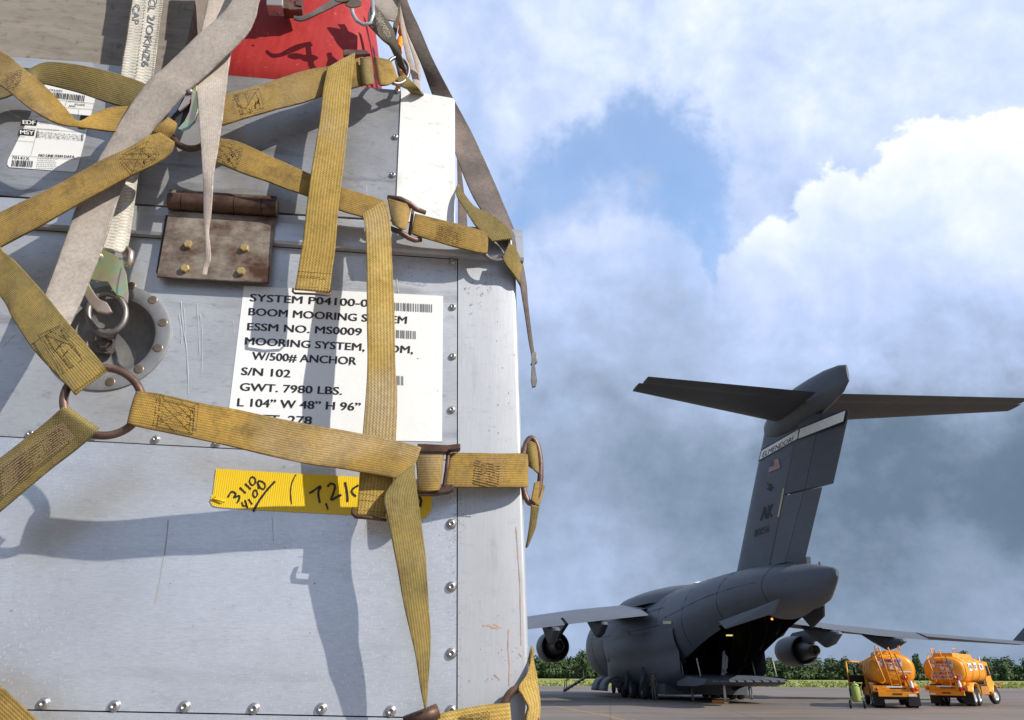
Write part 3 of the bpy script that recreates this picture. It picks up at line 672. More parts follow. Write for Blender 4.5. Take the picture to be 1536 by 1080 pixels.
# ------------------------------------------------------------------ straps
def catmull(P, k):
    out_ = []
    P = [np.array(p, float) for p in P]
    for i in range(len(P) - 1):
        p0, p1, p2, p3 = P[max(i-1, 0)], P[i], P[i+1], P[min(i+2, len(P)-1)]
        for j in range(k):
            t_ = j / k; out_.append(.5 * ((2*p1) + (p2 - p0) * t_ + (2*p0 - 5*p1 + 4*p2 - p3) * t_*t_ + (3*p1 - p0 - 3*p2 + p3) * t_**3))
    out_.append(P[-1]); return out_
def ribbon(root, OR, name, sec, mat, th=.0024, crown=.0006, label=None, parent=None, k=6, smoothpath=True, wscale=None):
    # sec: rows of (xl, yl, ol, xr, yr, orr): both edges in picture position and distance in front of the container's face
    rows_ = catmull(sec, k) if smoothpath else [np.array(s_, float) for s_ in sec]
    cols = [0, .035, .2, .5, .8, .965, 1.0]
    front = []
    for r_ in rows_:
        A, B = FP(r_[0], r_[1], r_[2]), FP(r_[3], r_[4], r_[5]); front.append([A + (B - A) * c for c in cols])
    N = len(front); mb = MB(); cen = [r_[3] for r_ in front]; vlen = [0]
    for i in range(1, N): vlen.append(vlen[-1] + (cen[i] - cen[i-1]).length)
    rows2 = []; uvr = []
    for i in range(N):
        t_ = cen[min(i+1, N-1)] - cen[max(i-1, 0)]; a_ = front[i][-1] - front[i][0]; nrm = t_.cross(a_)
        nrm = nrm.normalized() if nrm.length > 1e-12 else BN.copy()
        if nrm.dot(BN) < 0: nrm = -nrm
        W_ = a_.length
        fr = [p + nrm * (crown * (1 - (2*c - 1)**2)) + nrm * (mnoise.noise(p * 22) * .0016 + mnoise.noise(p * 60) * .0005) for p, c in zip(front[i], cols)]
        bk_ = [p - nrm * th for p in fr]
        rows2.append(fr + bk_[::-1]); us = [(c - .5) * W_ for c in cols]; uvr.append([(u, vlen[i]) for u in us + us[::-1]])
    K2 = 2 * len(cols); n = 0
    mb.v = [p for r_ in rows2 for p in r_]
    for i in range(N - 1):
        for j in range(K2):
            j2 = (j + 1) % K2; side = j in (len(cols) - 1, K2 - 1)
            mb.face((i*K2 + j, i*K2 + j2, (i+1)*K2 + j2, (i+1)*K2 + j), [uvr[i][j], uvr[i][j2], uvr[i+1][j2], uvr[i+1][j]], 0, not side)
    for i, rev in ((0, True), (N - 1, False)):
        for j in range(len(cols) - 1):
            q = [i*K2 + j, i*K2 + j + 1, i*K2 + K2 - 2 - j, i*K2 + K2 - 1 - j]; mb.face(q, [uvr[i][x % K2] for x in (j, j+1, K2-2-j, K2-1-j)])
    mb.v = [p - OR for p in mb.v]
    o = mb.build(name, mat, parent or root)
    ea = o.data.attributes.new('edge', 'FLOAT', 'POINT'); ev = [1, .45, 0, 0, 0, .45, 1]; ev = ev + ev[::-1]
    ea.data.foreach_set('value', [ev[i % len(ev)] for i in range(len(o.data.vertices))])
    if label: o['label'] = label
    return o
def adder(root, OR):
    def f(mb, name, mat, label=None, parent=None):
        mb.v = [p - OR for p in mb.v]; o = mb.build(name, mat, parent or root)
        if label: o['label'] = label
        return o
    return f
ONET = BL(UW(400, 800)[0], BBOT, .05)
net = empty('cargo_net', ONET, 0, 'yellow webbing cargo net with steel rings stretched over the aluminium container', 'cargo net')
nadd = adder(net, ONET)
def strap(sec, mat=None, **kw): return ribbon(net, ONET, 'strap', sec, mat or M['web'], **kw)
def stitch(parent, quad, off, kind, mat=None, w=.8, seed=None):
    if seed is None: seed = int(quad[0][0] * 7 + quad[0][1])
    # quad: four picture corners; dashes of thread just above the strap
    rnd = random.Random(seed); Q = [np.array(q, float) for q in quad]
    def at(s_, t_):
        q = (Q[0] * (1 - s_) + Q[1] * s_) * (1 - t_) + (Q[3] * (1 - s_) + Q[2] * s_) * t_; return q
    o_ = off if callable(off) else (lambda x, y: off)
    lines = []
    if kind == 'box': lines = [((0, 0), (1, 0)), ((1, 0), (1, 1)), ((1, 1), (0, 1)), ((0, 1), (0, 0)), ((0, 0), (1, 1)), ((1, 0), (0, 1)), ((.5, 0), (.5, 1)), ((.1, 0), (.1, 1)), ((.9, 0), (.9, 1)), ((0, .5), (.5, 1)), ((.5, 0), (1, .5))]
    if kind == 'rows': lines = [((0, k / 9), (1, k / 9)) for k in range(10)]
    if kind == 'line': lines = [((0, 0), (1, 0))]
    if kind == 'zig': lines = [((k / 10, 0), ((k + .5) / 10, 1)) for k in range(10)] + [(((k + .5) / 10, 1), ((k + 1) / 10, 0)) for k in range(10)]
    if kind == 'box': lines = lines[:4] + [l_ for l_ in lines[4:] if rnd.random() < .62]
    mb = MB()
    for (a, b), (c, d) in lines:
        p, q = at(a, b), at(c, d); L_ = np.hypot(*(q - p)); n_ = max(2, int(L_ / (3.6 if kind != 'rows' else 2.6)))
        for i in range(n_):
            if rnd.random() < .08: continue
            e = (q - p) / n_; s0 = p + e * (i + .1) + np.array([rnd.uniform(-.3, .3), rnd.uniform(-.3, .3)]); s1 = s0 + e * .72
            A, B = FP(s0[0], s0[1], o_(*s0)), FP(s1[0], s1[1], o_(*s1)); mid = (A + B) / 2 + BN * .0006
            mb.tube([A, mid, B], .00042 * w, 5, cap=False)
    for k in range(2 if kind == 'box' else 0):
        if kind in ('box', 'rows'):
            s0 = at(rnd.uniform(.55, .95), rnd.uniform(.3, .9)); P_ = [FP(s0[0] + rnd.uniform(-5, 5) * i / 3, s0[1] + rnd.uniform(-4, 4), o_(*s0) + .001 * i) for i in range(4)]; mb.tube(P_, .0007, 5)
    mb.v = [p - ONET for p in mb.v]; return mb.build('stitching', mat or M['thread'], parent)
W1, W2, W3 = M['web'], M['web2'], M['web3']
# main horizontal strap from the big ring to the buckle at the corner
sH = strap([(206, 587, .097, 191, 635, .097), (204, 586.5, .108, 189.5, 635, .108), (209, 587, .114, 194, 636, .114), (237, 590, .112, 215, 641.5, .112), (300, 604, .108, 300, 659, .108), (356, 614, .101, 345, 669, .101), (439, 632, .085, 444, 692, .085), (520, 646, .074, 525, 705, .074), (590, 660, .066, 598, 718, .066), (632, 671, .060, 612, 728, .060)], W1)
stitch(sH, ((240, 592), (298, 606), (294, 646), (236, 632)), lambda x, y: .1175 - (x - 209) * .00006, 'box')
# short loop round the buckle and the strap beyond it
sL = strap([(623, 682, .050, 627, 737, .050), (645, 682, .056, 642, 737, .056), (662, 682, .052, 656, 736, .052), (667, 683, .040, 660, 735, .040)], W1)
sR = strap([(675, 681, .030, 665, 729, .030), (679, 679, .036, 669, 730, .036), (700, 679, .034, 690, 731, .034), (750, 680, .026, 750, 731, .026), (784, 680, .016, 787, 731, .016), (791, 682, .004, 792, 730, .004)], W1)
stitch(sR, ((714, 687), (762, 688), (760, 722), (712, 721)), .0345, 'rows', M['ltthread'], 1.3)
# vertical strap over the label
sV = strap([(543, 321, .052, 578, 300, .052), (547, 338, .056, 585, 326, .056), (550, 389, .062, 588, 389, .062), (550, 472, .068, 592, 472, .068), (551, 545, .070, 593, 545, .070), (548, 600, .066, 596, 592, .066), (544, 651, .060, 594, 655, .060), (540, 700, .056, 590, 712, .056), (538, 736, .055, 584, 742, .055), (535, 773, .054, 578, 776, .054)], W3)
stitch(sV, ((537, 740), (582, 746), (582, 746), (537, 740)), .0592, 'line'); stitch(sV, ((536, 765), (578, 769), (578, 769), (536, 765)), .0582, 'line')
# strap folded over at the top right, hanging down on the left of it
sV1 = strap([(492, 101, .050, 531, 79, .050), (490, 106, .054, 532, 84, .054), (484, 140, .060, 527, 128, .060), (478, 190, .062, 522, 185, .062), (468, 250, .062, 515, 250, .062), (461, 300, .060, 508, 305, .060), (454, 361, .056, 503, 369, .056), (447, 405, .053, 498, 405, .053), (442, 434, .051, 494, 439, .051)], W3, label='pale vertical strap with wire loop at its end')
stitch(sV1, ((446, 407), (497, 411), (497, 411), (446, 407)), .0572, 'line'); stitch(sV1, ((447, 430), (493, 433), (493, 433), (447, 430)), .0552, 'line'); stitch(sV1, ((447, 407), (494, 411), (492, 430), (446, 427)), .0560, 'line')
# straps leaving the upper hub to the right
sA = strap([(318, 150, .058, 322, 184, .058), (333, 142, .060, 336, 186, .060), (386, 128, .056, 398, 168, .056), (430, 113, .052, 444, 156, .052), (464, 104, .048, 483, 144, .048), (500, 98, .044, 520, 134, .044), (540, 86, .040, 545, 128, .040)], W1)
stitch(sA, ((352, 142), (388, 133), (396, 162), (362, 172)), .0600, 'box')
sB = strap([(318, 201, .050, 312, 237, .050), (328, 206, .052, 324, 243, .052), (361, 214, .052, 356, 256, .052), (417, 239, .050, 419, 279, .050), (467, 262, .048, 462, 294, .048), (514, 281, .044, 508, 314, .044), (556, 294, .040, 544, 325, .040), (580, 303, .036, 566, 334, .036)], W1)
stitch(sB, ((329, 211), (364, 222), (358, 247), (327, 236)), .0560, 'box')
sC1 = strap([(581, 297, .050, 588, 336, .050), (596, 301, .054, 598, 341, .054), (612, 306, .050, 607, 344, .050), (618, 308, .040, 610, 344, .040)], W1)
sC = strap([(622, 320, .036, 617, 350, .036), (627, 321, .040, 621, 352, .040), (660, 329, .040, 650, 361, .040), (700, 339, .036, 696, 373, .036), (722, 346, .030, 722, 379, .030), (732, 352, .026, 731, 379, .026)], W1, label='short strap with worn grey stitching')
stitch(sC, ((656, 335), (699, 345), (697, 368), (654, 359)), .0425, 'rows', M['thread'])
# olive strap rising behind the lid corner and the one over the body's edge
strap([(684, 284, -.02, 688, 276, -.02), (684, 292, .0, 694, 286, .0), (700, 318, .015, 712, 309, .015), (714, 339, .022, 738, 322, .022), (728, 352, .026, 762, 342, .026), (738, 362, .028, 768, 358, .028)], W2)
strap([(754, 385, .026, 764, 364, .030), (757, 394, .022, 773, 372, .022), (768, 408, .012, 780, 384, .012), (780, 425, .004, 785, 394, .0), (786, 440, -.03, 787, 410, -.03)], W2)
# tail strap with a half twist
sT = strap([(618, 697, .062, 621, 697, .064), (596, 716, .068, 624, 722, .066), (579, 738, .072, 628, 755, .066), (577, 755, .074, 631, 775, .066), (582, 777, .074, 633, 788, .066), (591, 824, .072, 638, 830, .064), (598, 860, .070, 640, 862, .064), (606, 905, .068, 643, 905, .062), (616, 950, .064, 646, 952, .060), (624, 985, .062, 645, 990, .058), (631, 1030, .058, 642, 1030, .056), (637, 1064, .056, 640, 1064, .056)], W2, label='loose tail strap hanging from the buckle with a half twist')
# left group: strap down to the ring, lower-left strap, strap to the hub, the doubled strap beyond
sL1 = strap([(-70, 352, .060, -50, 298, .060), (0, 444, .080, 0, 371, .078), (17, 475, .088, 22, 391, .084), (44, 517, .094, 56, 428, .090), (67, 544, .100, 92, 472, .097), (90, 568, .108, 130, 517, .105), (107, 586, .115, 157, 550, .115), (110, 590, .109, 159, 554, .109), (109, 589, .098, 158, 552, .098)], W2, label='olive strap running down to the big ring')
stitch(sL1, ((57, 503), (92, 488), (124, 540), (92, 560)), lambda x, y: .102 + (y - 500) * .00016, 'box', w=1.2)
sL2 = strap([(-70, 744, .08, -70, 820, .08), (0, 687, .094, 0, 765, .094), (44, 652, .102, 74, 705, .102), (72, 630, .108, 112, 675, .108), (92, 612, .115, 143, 649, .115), (96, 609, .109, 146, 646, .109), (95, 610, .098, 145, 647, .098)], W2, label='ribbed strap running from the big ring to the lower left')
stitch(sL2, ((40, 665), (95, 635), (112, 655), (52, 700)), .1125, 'rows', M['ltthread'], 1.2); stitch(sL2, ((0, 700), (40, 670), (52, 700), (5, 742)), .1045, 'rows', M['ltthread'], 1.2, 8)
sL3 = strap([(-70, 356, .058, -70, 408, .058), (0, 318, .066, 0, 370, .066), (60, 290, .072, 64, 336, .072), (144, 244, .072, 178, 273, .072), (196, 219, .070, 235, 245, .070), (222, 204, .068, 257, 227, .068), (240, 199, .066, 262, 213, .066)], W1)
stitch(sL3, ((183, 232), (222, 212), (240, 232), (200, 258)), .0755, 'box')
sk_ = strap([(228, 198, .060, 252, 209, .060), (240, 186, .064, 262, 196, .064), (252, 176, .060, 266, 186, .060)], W1, k=4)
sL4 = strap([(-60, 60, .07, -60, 98, .07), (0, 76, .08, 0, 128, .08), (36, 103, .084, 42, 161, .084), (72, 133, .082, 78, 182, .078), (98, 162, .076, 98, 188, .072), (117, 181, .068, 114, 190, .066), (140, 170, .060, 140, 193, .060), (167, 160, .054, 167, 197, .054), (200, 160, .050, 200, 199, .050)], W1, label='twisted strap crossing the shipping label')
stitch(sL4, ((6, 112), (34, 105), (30, 128), (10, 134)), .0865, 'rows')
sL5 = strap([(-30, 125, .020, -40, 155, .020), (0, 116, .030, 8, 146, .030), (30, 104, .038, 36, 127, .040), (44, 103, .046, 50, 119, .046), (69, 93, .050, 60, 124, .040), (111, 96, .050, 111, 137, .034), (167, 108, .046, 160, 153, .034), (219, 126, .042, 205, 166, .034), (262, 150, .040, 245, 185, .036)], W2, label='dark strap looping behind the others at the top left')
# bottom corners
strap([(-60, 985, .05, -90, 1030, .05), (0, 1029, .06, -30, 1075, .06), (29, 1055, .06, 0, 1100, .06), (56, 1080, .06, 25, 1125, .06), (110, 1130, .06, 75, 1175, .06)], W1)
sX = strap([(655, 1073, .034, 658, 1115, .034), (661, 1070, .040, 664, 1112, .040), (722, 1058, .034, 724, 1100, .034), (765, 1054, .026, 768, 1092, .026)], W3)
stitch(sX, ((690, 1074), (735, 1067), (735, 1085), (690, 1090)), .0405, 'rows')
strap([(788, 1100, .02, 808, 1096, .01), (790, 1075, .022, 810, 1074, .012), (793, 1060, .022, 811, 1056, .012), (786, 1046, .020, 809, 1034, .010), (778, 1031, .016, 806, 1012, .006), (790, 1012, .010, 801, 990, .0), (794, 996, .0, 798, 976, -.006), (793, 985, -.02, 797, 968, -.02)], W3, th=.003, label='gathered strap wrapped round the lower corner')
# rings
def ring(pts, r, label=None, mat=None, closed=True):
    mb = MB(); mb.tube([FP(*p) for p in pts], r, 10, closed); return nadd(mb, 'ring', mat or M['rustring'], label)
ring([(x, y, .1035) for x, y in ell(154.5, 602.5, 59, 51, n=48)], .0046, 'big brown ring joining three straps')
ring([(x, y, .048 + .01 * math.sin(i / 5)) for i, (x, y) in enumerate(ell(287, 194, 31, 29, n=32))], .0045, 'hub ring at the upper crossing', M['rustrod'])
ring([(x, y, .022) for x, y in ell(745, 369, 21, 22, n=28)], .0028, 'ring at the container corner', M['steel'])
ring([(797 + 14 * math.cos(a), 706 + 49 * math.sin(a), -.006) for a in [2 * math.pi * k / 32 for k in range(32)]], .0040, 'ring standing edge-on at the corner')
ring([(x, y, .010) for x, y in ell(779, 1075, 25, 42, n=32)], .0046, 'ring at the lower corner')
# strap pieces wrapped over the edge-on ring
strap([(787, 668, -.004, 793, 700, -.004), (795, 662, .0, 802, 706, .0), (806, 668, -.004, 809, 710, -.004), (812, 690, -.02, 812, 710, -.02)], W2, k=4)
strap([(802, 724, .0, 797, 750, .0), (810, 722, -.002, 804, 756, -.002), (818, 729, -.008, 809, 760, -.008)], W1, k=4)
strap([(797, 757, -.002, 809, 760, -.006), (796, 775, -.01, 806, 778, -.014), (793, 800, -.02, 803, 793, -.02), (790, 822, -.03, 794, 815, -.03)], W2)
# buckles
def buckle(parts, label=None, mat=None):
    mb = MB()
    for p_, r_ in parts: mb.tube([FP(*q) for q in p_], r_, 8)
    return nadd(mb, 'buckle', mat or M['rustrod'], label)
def bar(pts, off, th, mat=None, label=None, name='buckle'):
    mb = MB(); mb.prism([FP(*p, off) for p in pts], BN * th); o = nadd(mb, name, mat or M['rustrod'], label); bevel(o, .0012); return o
bb = MB()
bb.prism([FP(*p, .030) for p in ((626, 670), (670, 672), (690, 670), (690, 678), (672, 680), (668, 683), (626, 683))], BN * .014)
bb.prism([FP(*p, .030) for p in ((620, 737), (640, 740), (662, 735), (668, 731), (680, 731), (679, 738), (672, 742), (650, 745), (622, 745))], BN * .014)
bb.tube([FP(673, 674, .036), FP(670, 705, .034), FP(665, 738, .036)], .003, 8)
bbo = nadd(bb, 'buckle', M['rustrod'], 'rusty three-bar buckle beside the yellow tape'); bevel(bbo, .0012)
bb = MB()
bb.tube([FP(582, 296, .044), FP(600, 299, .048), (FP(615, 306, .048)), FP(625, 314, .040), FP(638, 319, .034)], [.0035, .0045, .0045, .0040, .0035], 8)
bb.tube([FP(584, 342, .044), FP(600, 348, .046), FP(612, 356, .042), FP(622, 360, .036), FP(632, 359, .034)], [.0035, .004, .004, .0040, .0038], 8)
bb.tube([FP(620, 312, .030), FP(614, 354, .030)], .0025, 8)
nadd(bb, 'buckle', M['rustring'], 'bent buckle on the lid strap')
buckle([([(440, 433, .050), (439, 437, .052), (442, 440, .054), (470, 441, .056), (492, 443, .054), (496, 440, .052), (496, 436, .05)], .0016)], 'thin wire loop')
buckle([([(530, 762, .056), (529, 770, .058), (533, 775, .060), (556, 777, .060), (580, 780, .060)], .0022)], 'wire loop over the yellow tape')
buckle([([(608, 1085, .040), (640, 1073, .046), (657, 1066, .044)], .0075)], 'brown buckle bar at the bottom edge')
# upper right buckle: rolled strap slabs
strap([(540, 86, .046, 543, 127, .046), (546, 86, .050, 549, 127, .050), (553, 86, .048, 556, 126, .048), (557, 87, .040, 561, 126, .040)], W2, k=4)
strap([(560, 86, .040, 567, 126, .040), (565, 85, .046, 571, 128, .046), (578, 88, .044, 582, 127, .044), (587, 92, .040, 590, 123, .040), (596, 114, .034, 595, 119, .034)], W1, k=5)
bar(((515, 80), (518, 78), (550, 79), (556, 85), (540, 86), (515, 87)), .034, .006, M['rustring'])
ring([(x, y, .030 - (x - 594) * .0004) for x, y in ell(596, 106, 17, 20, n=28)], .0030, 'dark ring above the lid corner', M['steel'])
strap([(594, 118, .028, 606, 112, .028), (603, 130, .024, 618, 122, .024), (614, 136, .010, 632, 137, .010), (620, 145, -.02, 640, 145, -.02)], W2)
# ------------------------------------------------------------------ single tie-down straps
def tie(name_label, sec, mat, cat='strap', **kw):
    o0 = FP(sec[-1][0], sec[-1][1], sec[-1][2]); root = empty('tie_down_strap', o0, 0, name_label, cat)
    s_ = ribbon(root, o0, 'webbing', sec, mat, **kw); return root, o0, s_
gd, o0, s_ = tie('wide grey tie-down strap running diagonally from the red drum down to the recessed ring', [(390, -120, .07, 455, -120, .075), (370, -50, .072, 410, -50, .078), (345, 5, .074, 389, 0, .082), (326, 27, .074, 383, 26, .080), (303, 47, .074, 366, 56, .078), (250, 97, .070, 310, 110, .070), (222, 122, .066, 278, 140, .066), (194, 161, .058, 250, 172, .058), (167, 205, .052, 222, 206, .052), (144, 246, .050, 197, 252, .050), (115, 311, .050, 175, 305, .050), (97, 361, .054, 155, 368, .054), (68, 439, .064, 124, 445, .064), (58, 465, .074, 106, 484, .078), (52, 485, .080, 98, 500, .084)], M['grey_web'], th=.002)
wh, o0, s_ = tie('thin bleached strap end hanging twisted over the hinge', [(322, -90, .05, 372, -90, .05), (312, 0, .048, 353, 0, .048), (302, 45, .050, 350, 50, .050), (297, 85, .052, 346, 80, .052), (294, 122, .058, 341, 112, .060), (297, 155, .072, 337, 144, .078), (300, 205, .086, 330, 200, .090), (304, 260, .096, 320, 258, .100), (305, 300, .092, 317, 300, .096), (306, 330, .088, 316, 325, .090), (308, 360, .082, 313, 350, .084), (308, 385, .078, 316, 384, .080), (304, 405, .074, 312, 402, .074), (303, 413, .072, 310, 412, .072)], M['pink_web'], th=.0022)
ws, ows, s_ = tie('white ribbed strap printed CL 2/OKHZ6 ending in a plated snap hook', [(212, -90, .03, 262, -90, .03), (198, 0, .028, 244, 0, .028), (189, 60, .024, 236, 62, .024), (180, 113, .020, 228, 125, .020), (176, 180, .016, 219, 185, .016), (172, 240, .016, 210, 240, .016), (165, 310, .018, 200, 312, .018), (158, 345, .022, 195, 350, .022), (153, 372, .026, 189, 380, .026)], M['white_web'], th=.0026)
wadd = adder(ws, ows)
tz = MB(); zc = lambda x, y: FP(x, y, .0300 - max(0, min(y, 113)) * .000068)
# lettering reads downwards along the strap
def vtext(mb, txt, x0, y0, x1, y1, cap, place, bold=.0):
    v, f = textmesh(txt, bold); xs = [q[0] for q in v]; a0, a1 = min(xs), max(xs); n = len(mb.v); d = Vector((x1 - x0, y1 - y0)); dn = d.normalized(); pr = Vector((-dn.y, dn.x)) * -1
    for q in v:
        s_ = (q[0] - a0) / (a1 - a0); hgt = q[1] / .73 * cap; p = Vector((x0, y0)) + d * s_ + pr * hgt; mb.v.append(place(p.x, p.y))
    for ff in f: mb.face([n + i for i in ff])
vtext(tz, "CL 2/OKHZ6", 225.5, -6, 212, 99, 11.5, zc, .012); vtext(tz, "CAP", 200.5, 6, 198, 36, 10.5, zc, .012)
wadd(tz, 'lettering', M['gink'], parent=s_)
tz = MB()
for a, b in (((219, -2), (203, 118)),):
    for i in range(22):
        x, y = a[0] + (b[0] - a[0]) * i / 22, a[1] + (b[1] - a[1]) * i / 22; stroke(tz, ((x, y), (x - .2, y + 1.6)), 1.4, zc)
for i in range(44):
    y = -4 + i * 2.9; stroke(tz, ((198.5 - (y) * .158, y), (199.2 - y * .158, y + 1.3)), 1.5, zc); stroke(tz, ((243.2 - y * .128, y), (243 - y * .128, y + 1.3)), 1.5, zc)
wadd(tz, 'stitching', M['thread'], parent=s_)
# snap hook
hk = MB()
hk.prism([FP(*p, .024) for p in ((143, 378), (152, 374), (168, 381), (186, 390), (190, 396), (186, 402), (182, 425), (178, 448), (166, 430), (162, 424), (155, 424), (134, 420))], BN * .003)
ho_ = wadd(hk, 'hook_body', M['cad']); bevel(ho_, .0008)
hk = MB(); hk.prism([FP(*p, .026) for p in ((186, 400), (190, 412), (193, 440), (192, 455), (186, 448), (178, 444), (180, 425))], BN * .004); wadd(hk, 'hook_side', M['cad'])
hk = MB(); hk.prism([FP(*p, .030) for p in ((134, 424), (138, 433), (146, 446), (152, 452), (162, 456), (166, 462), (170, 470), (163, 473), (148, 470), (137, 460), (129, 446), (126, 434), (130, 425))], BN * .006); h2 = wadd(hk, 'hook_claw', M['cad']); bevel(h2, .0012)
hk = MB(); hk.tube([FP(*p) for p in ((187, 384, .028), (193, 372, .030), (197, 378, .031), (196, 392, .030), (190, 400, .028))], .0038, 8); wadd(hk, 'hook_eye', M['cad'])
hk = MB(); hk.lathe([(.0045, 0), (.0045, .002), (.003, .004), (.0001, .0042)], bm4(*UW(149, 384, .027), .027), 12); wadd(hk, 'hook_pin', M['brass'])
# plated hook half hidden under the diagonal strap at the upper hub
o0 = FP(282, 190, .05); pk = empty('plated_hook', o0, 0, 'iridescent plated snap hook caught in the upper hub ring under the grey strap', 'hook'); padd = adder(pk, o0)
mb = MB(); mb.prism([FP(*p, .060) for p in ((284, 134), (290, 130), (292, 138), (289, 148), (280, 160), (270, 168), (268, 166), (276, 152))], BN * .003); padd(mb, 'gate', M['cad'])
mb = MB(); mb.prism([FP(*p, .058) for p in ((292, 131), (297, 133), (299, 165), (294, 184), (284, 194), (272, 199), (268, 197), (278, 186), (285, 172), (288, 158), (288, 146))], BN * .006); pb = padd(mb, 'claw', M['cad']); bevel(pb, .001)
mb = MB(); mb.lathe([(.0055, 0), (.0055, .002), (.004, .004), (.0001, .0045)], bm4(*UW(284, 138, .063), .063), 14); padd(mb, 'pin', M['steel'])
mb = MB(); mb.prism([FP(*p, .050) for p in ((262, 176), (275, 150), (289, 138), (288, 160), (280, 182), (268, 192))], BN * .003); padd(mb, 'inner_plate', M['dark'])
# long straps at the right hand edge
rs, ors, s_ = tie('long weathered grey strap bowing over the right edge of the container, clip at its tip', [(585, -60, .05, 596, -62, .05), (599, 0, .04, 611, 0, .04), (611, 47, .02, 630, 43, .02), (630, 92, .0, 650, 90, .0), (646, 136, -.03, 675, 138, -.03), (668, 190, -.05, 703, 190, -.05), (685, 235, -.04, 727, 240, -.04), (710, 296, -.015, 752, 298, -.015), (740, 336, .012, 772, 346, .004), (766, 366, .018, 777, 362, .004), (776, 404, .010, 786, 400, .0), (781, 428, .004, 790, 425, .0), (786, 465, .0, 793, 462, .0), (792, 505, .0, 798, 503, .0), (797, 533, .0, 802, 531, .0)], M['brown_web'], th=.0018)
radd = adder(rs, ors)
mb = MB(); mb.prism([FP(*p, .0) for p in ((797, 532), (803, 530), (804, 545), (801, 548), (805, 574), (803, 581), (798, 582), (796, 570), (797, 550))], BN * .006); radd(mb, 'end_clip', M['steel'])
mb = MB(); mb.tube([FP(801, 530, .004), FP(805, 533, .004), FP(805, 544, .004), FP(801, 547, .004)], .0012, 6); mb.tube([FP(796, 546, .003), FP(799, 548, .003)], .0014, 6); radd(mb, 'clip_wire', M['steel'])
tie('pale beige strap between the orange cloth and the long grey strap', [(597, -40, .0, 602, -40, .0), (600, 31, -.01, 606, 28, -.01), (608, 80, -.014, 616, 80, -.014), (618, 115, -.018, 627, 112, -.018), (624, 140, -.022, 632, 140, -.022)], M['pink_web'], th=.002)
tie('narrow pale strap crossing behind the long grey strap', [(604, 30, -.04, 609, 28, -.04), (612, 60, -.04, 616, 58, -.04), (621, 90, -.04, 628, 88, -.04), (625, 112, -.04, 631, 112, -.04), (622, 140, -.04, 626, 140, -.04)], M['pink_web'], th=.002)
tie('dark strap in shade standing behind the lid corner', [(683, 180, -.2, 690, 180, -.2), (685, 215, -.2, 690, 218, -.2), (686, 260, -.2, 693, 262, -.2), (687, 330, -.2, 701, 333, -.2), (687, 400, -.2, 701, 400, -.2)], M['brown_web'], th=.002)
# ------------------------------------------------------------------ red drum on top, wooden crate beside it
topw = UW(450, 118)[1] - .004
def lathe_box(uc, hw_, n_front, depth, w0, w1, mat, name, root, OR, ex=4.0, bulge=.02):
    mb = MB(); rows = []; K = 48
    for i in range(15):
        f = (i / 14) ** 1.5; w_ = w0 + (w1 - w0) * f; s_ = (1 - .04 * max(0, (.06 - f) / .06) ** 2) * (1 - .45 * max(0, f - .08) ** 1.3)
        row = []
        for k in range(K):
            a = 2 * math.pi * k / K; c_, d_ = math.cos(a), math.sin(a); x = math.copysign(abs(c_) ** (2 / ex), c_) * hw_ * s_; y = math.copysign(abs(d_) ** (2 / ex), d_) * depth / 2 * s_
            row.append(BL(uc + x, w_, n_front - depth / 2 + y) - OR)
        rows.append(row)
    mb.grid(rows, closed_u=True); n = len(mb.v)
    mb.face([14 * K + k for k in range(K)]); mb.face([k for k in range(K)][::-1]); return mb.build(name, mat, root)
uc = (UW(283, 60)[0] + UW(570, 60)[0]) / 2; hw_ = (UW(570, 60)[0] - UW(283, 60)[0]) / 2
od = BL(uc, topw, -.25)
drum = empty('red_drum', od, 0, 'faded red steel buoy body strapped down on top of the container', 'buoy'); dadd = adder(drum, od)
lathe_box(uc + .003, hw_ * 1.015, -.004, .5, topw, topw + .5, M['red'], 'drum_body', drum, od, ex=5)
# bracket on the drum
mb = MB(); mb.prism([FP(*p, .004) for p in ((403, -60), (427, -60), (427, 25), (403, 24))], BN * .022); bq = dadd(mb, 'bracket_plate', M['band']); bevel(bq, .001)
mb = MB(); mb.lathe([(.0022, 0), (.0021, .0006), (.0001, .0006)], bm4(*UW(418, 20, .0265), .0265), 10); dadd(mb, 'bracket_hole', M['dark'])
mb = MB()
for q in (((427, -60), (436, -60), (436, 28), (427, 27)), ((447, -60), (457, -60), (455, 24), (446, 22))): mb.prism([FP(*p, .0) for p in q], BN * .02)
mb.prism([FP(*p, .0) for p in ((427, 16), (455, 14), (455, 27), (427, 28))], BN * .018); dadd(mb, 'bracket_frame', M['rustring'])
hr, ohr, s_ = tie('short brown strap arching from the bracket to the lifting ring on the red drum', [(441, 24, .03, 441, 30, .03), (452, 24, .035, 453, 31, .035), (470, 16, .04, 474, 22, .04), (490, 4, .04, 496, 12, .04), (503, -2, .04, 510, 5, .04), (520, -6, .04, 522, 2, .04)], M['brown_web'], th=.002)
olr = FP(540, 10, .05); lr_ = empty('lifting_ring', olr, 0, 'bright D-shaped steel ring with two plates hanging in front of the red drum', 'ring'); ladd = adder(lr_, olr)
mb = MB(); mb.tube([FP(*p, .05) for p in ((528, -12), (527, 6), (529, 20), (535, 31), (545, 37), (556, 35), (560, 22), (559, 0))], .0030, 10); ladd(mb, 'ring', M['band'])
mb = MB(); mb.prism([FP(x, y, .052) for x, y in ell(530, 6, 13, 6, n=20)], BN * .002); mb.prism([FP(x, y, .055) for x, y in ell(513, -1, 12, 5, n=20)], BN * .002); ladd(mb, 'plate', M['bronze'])
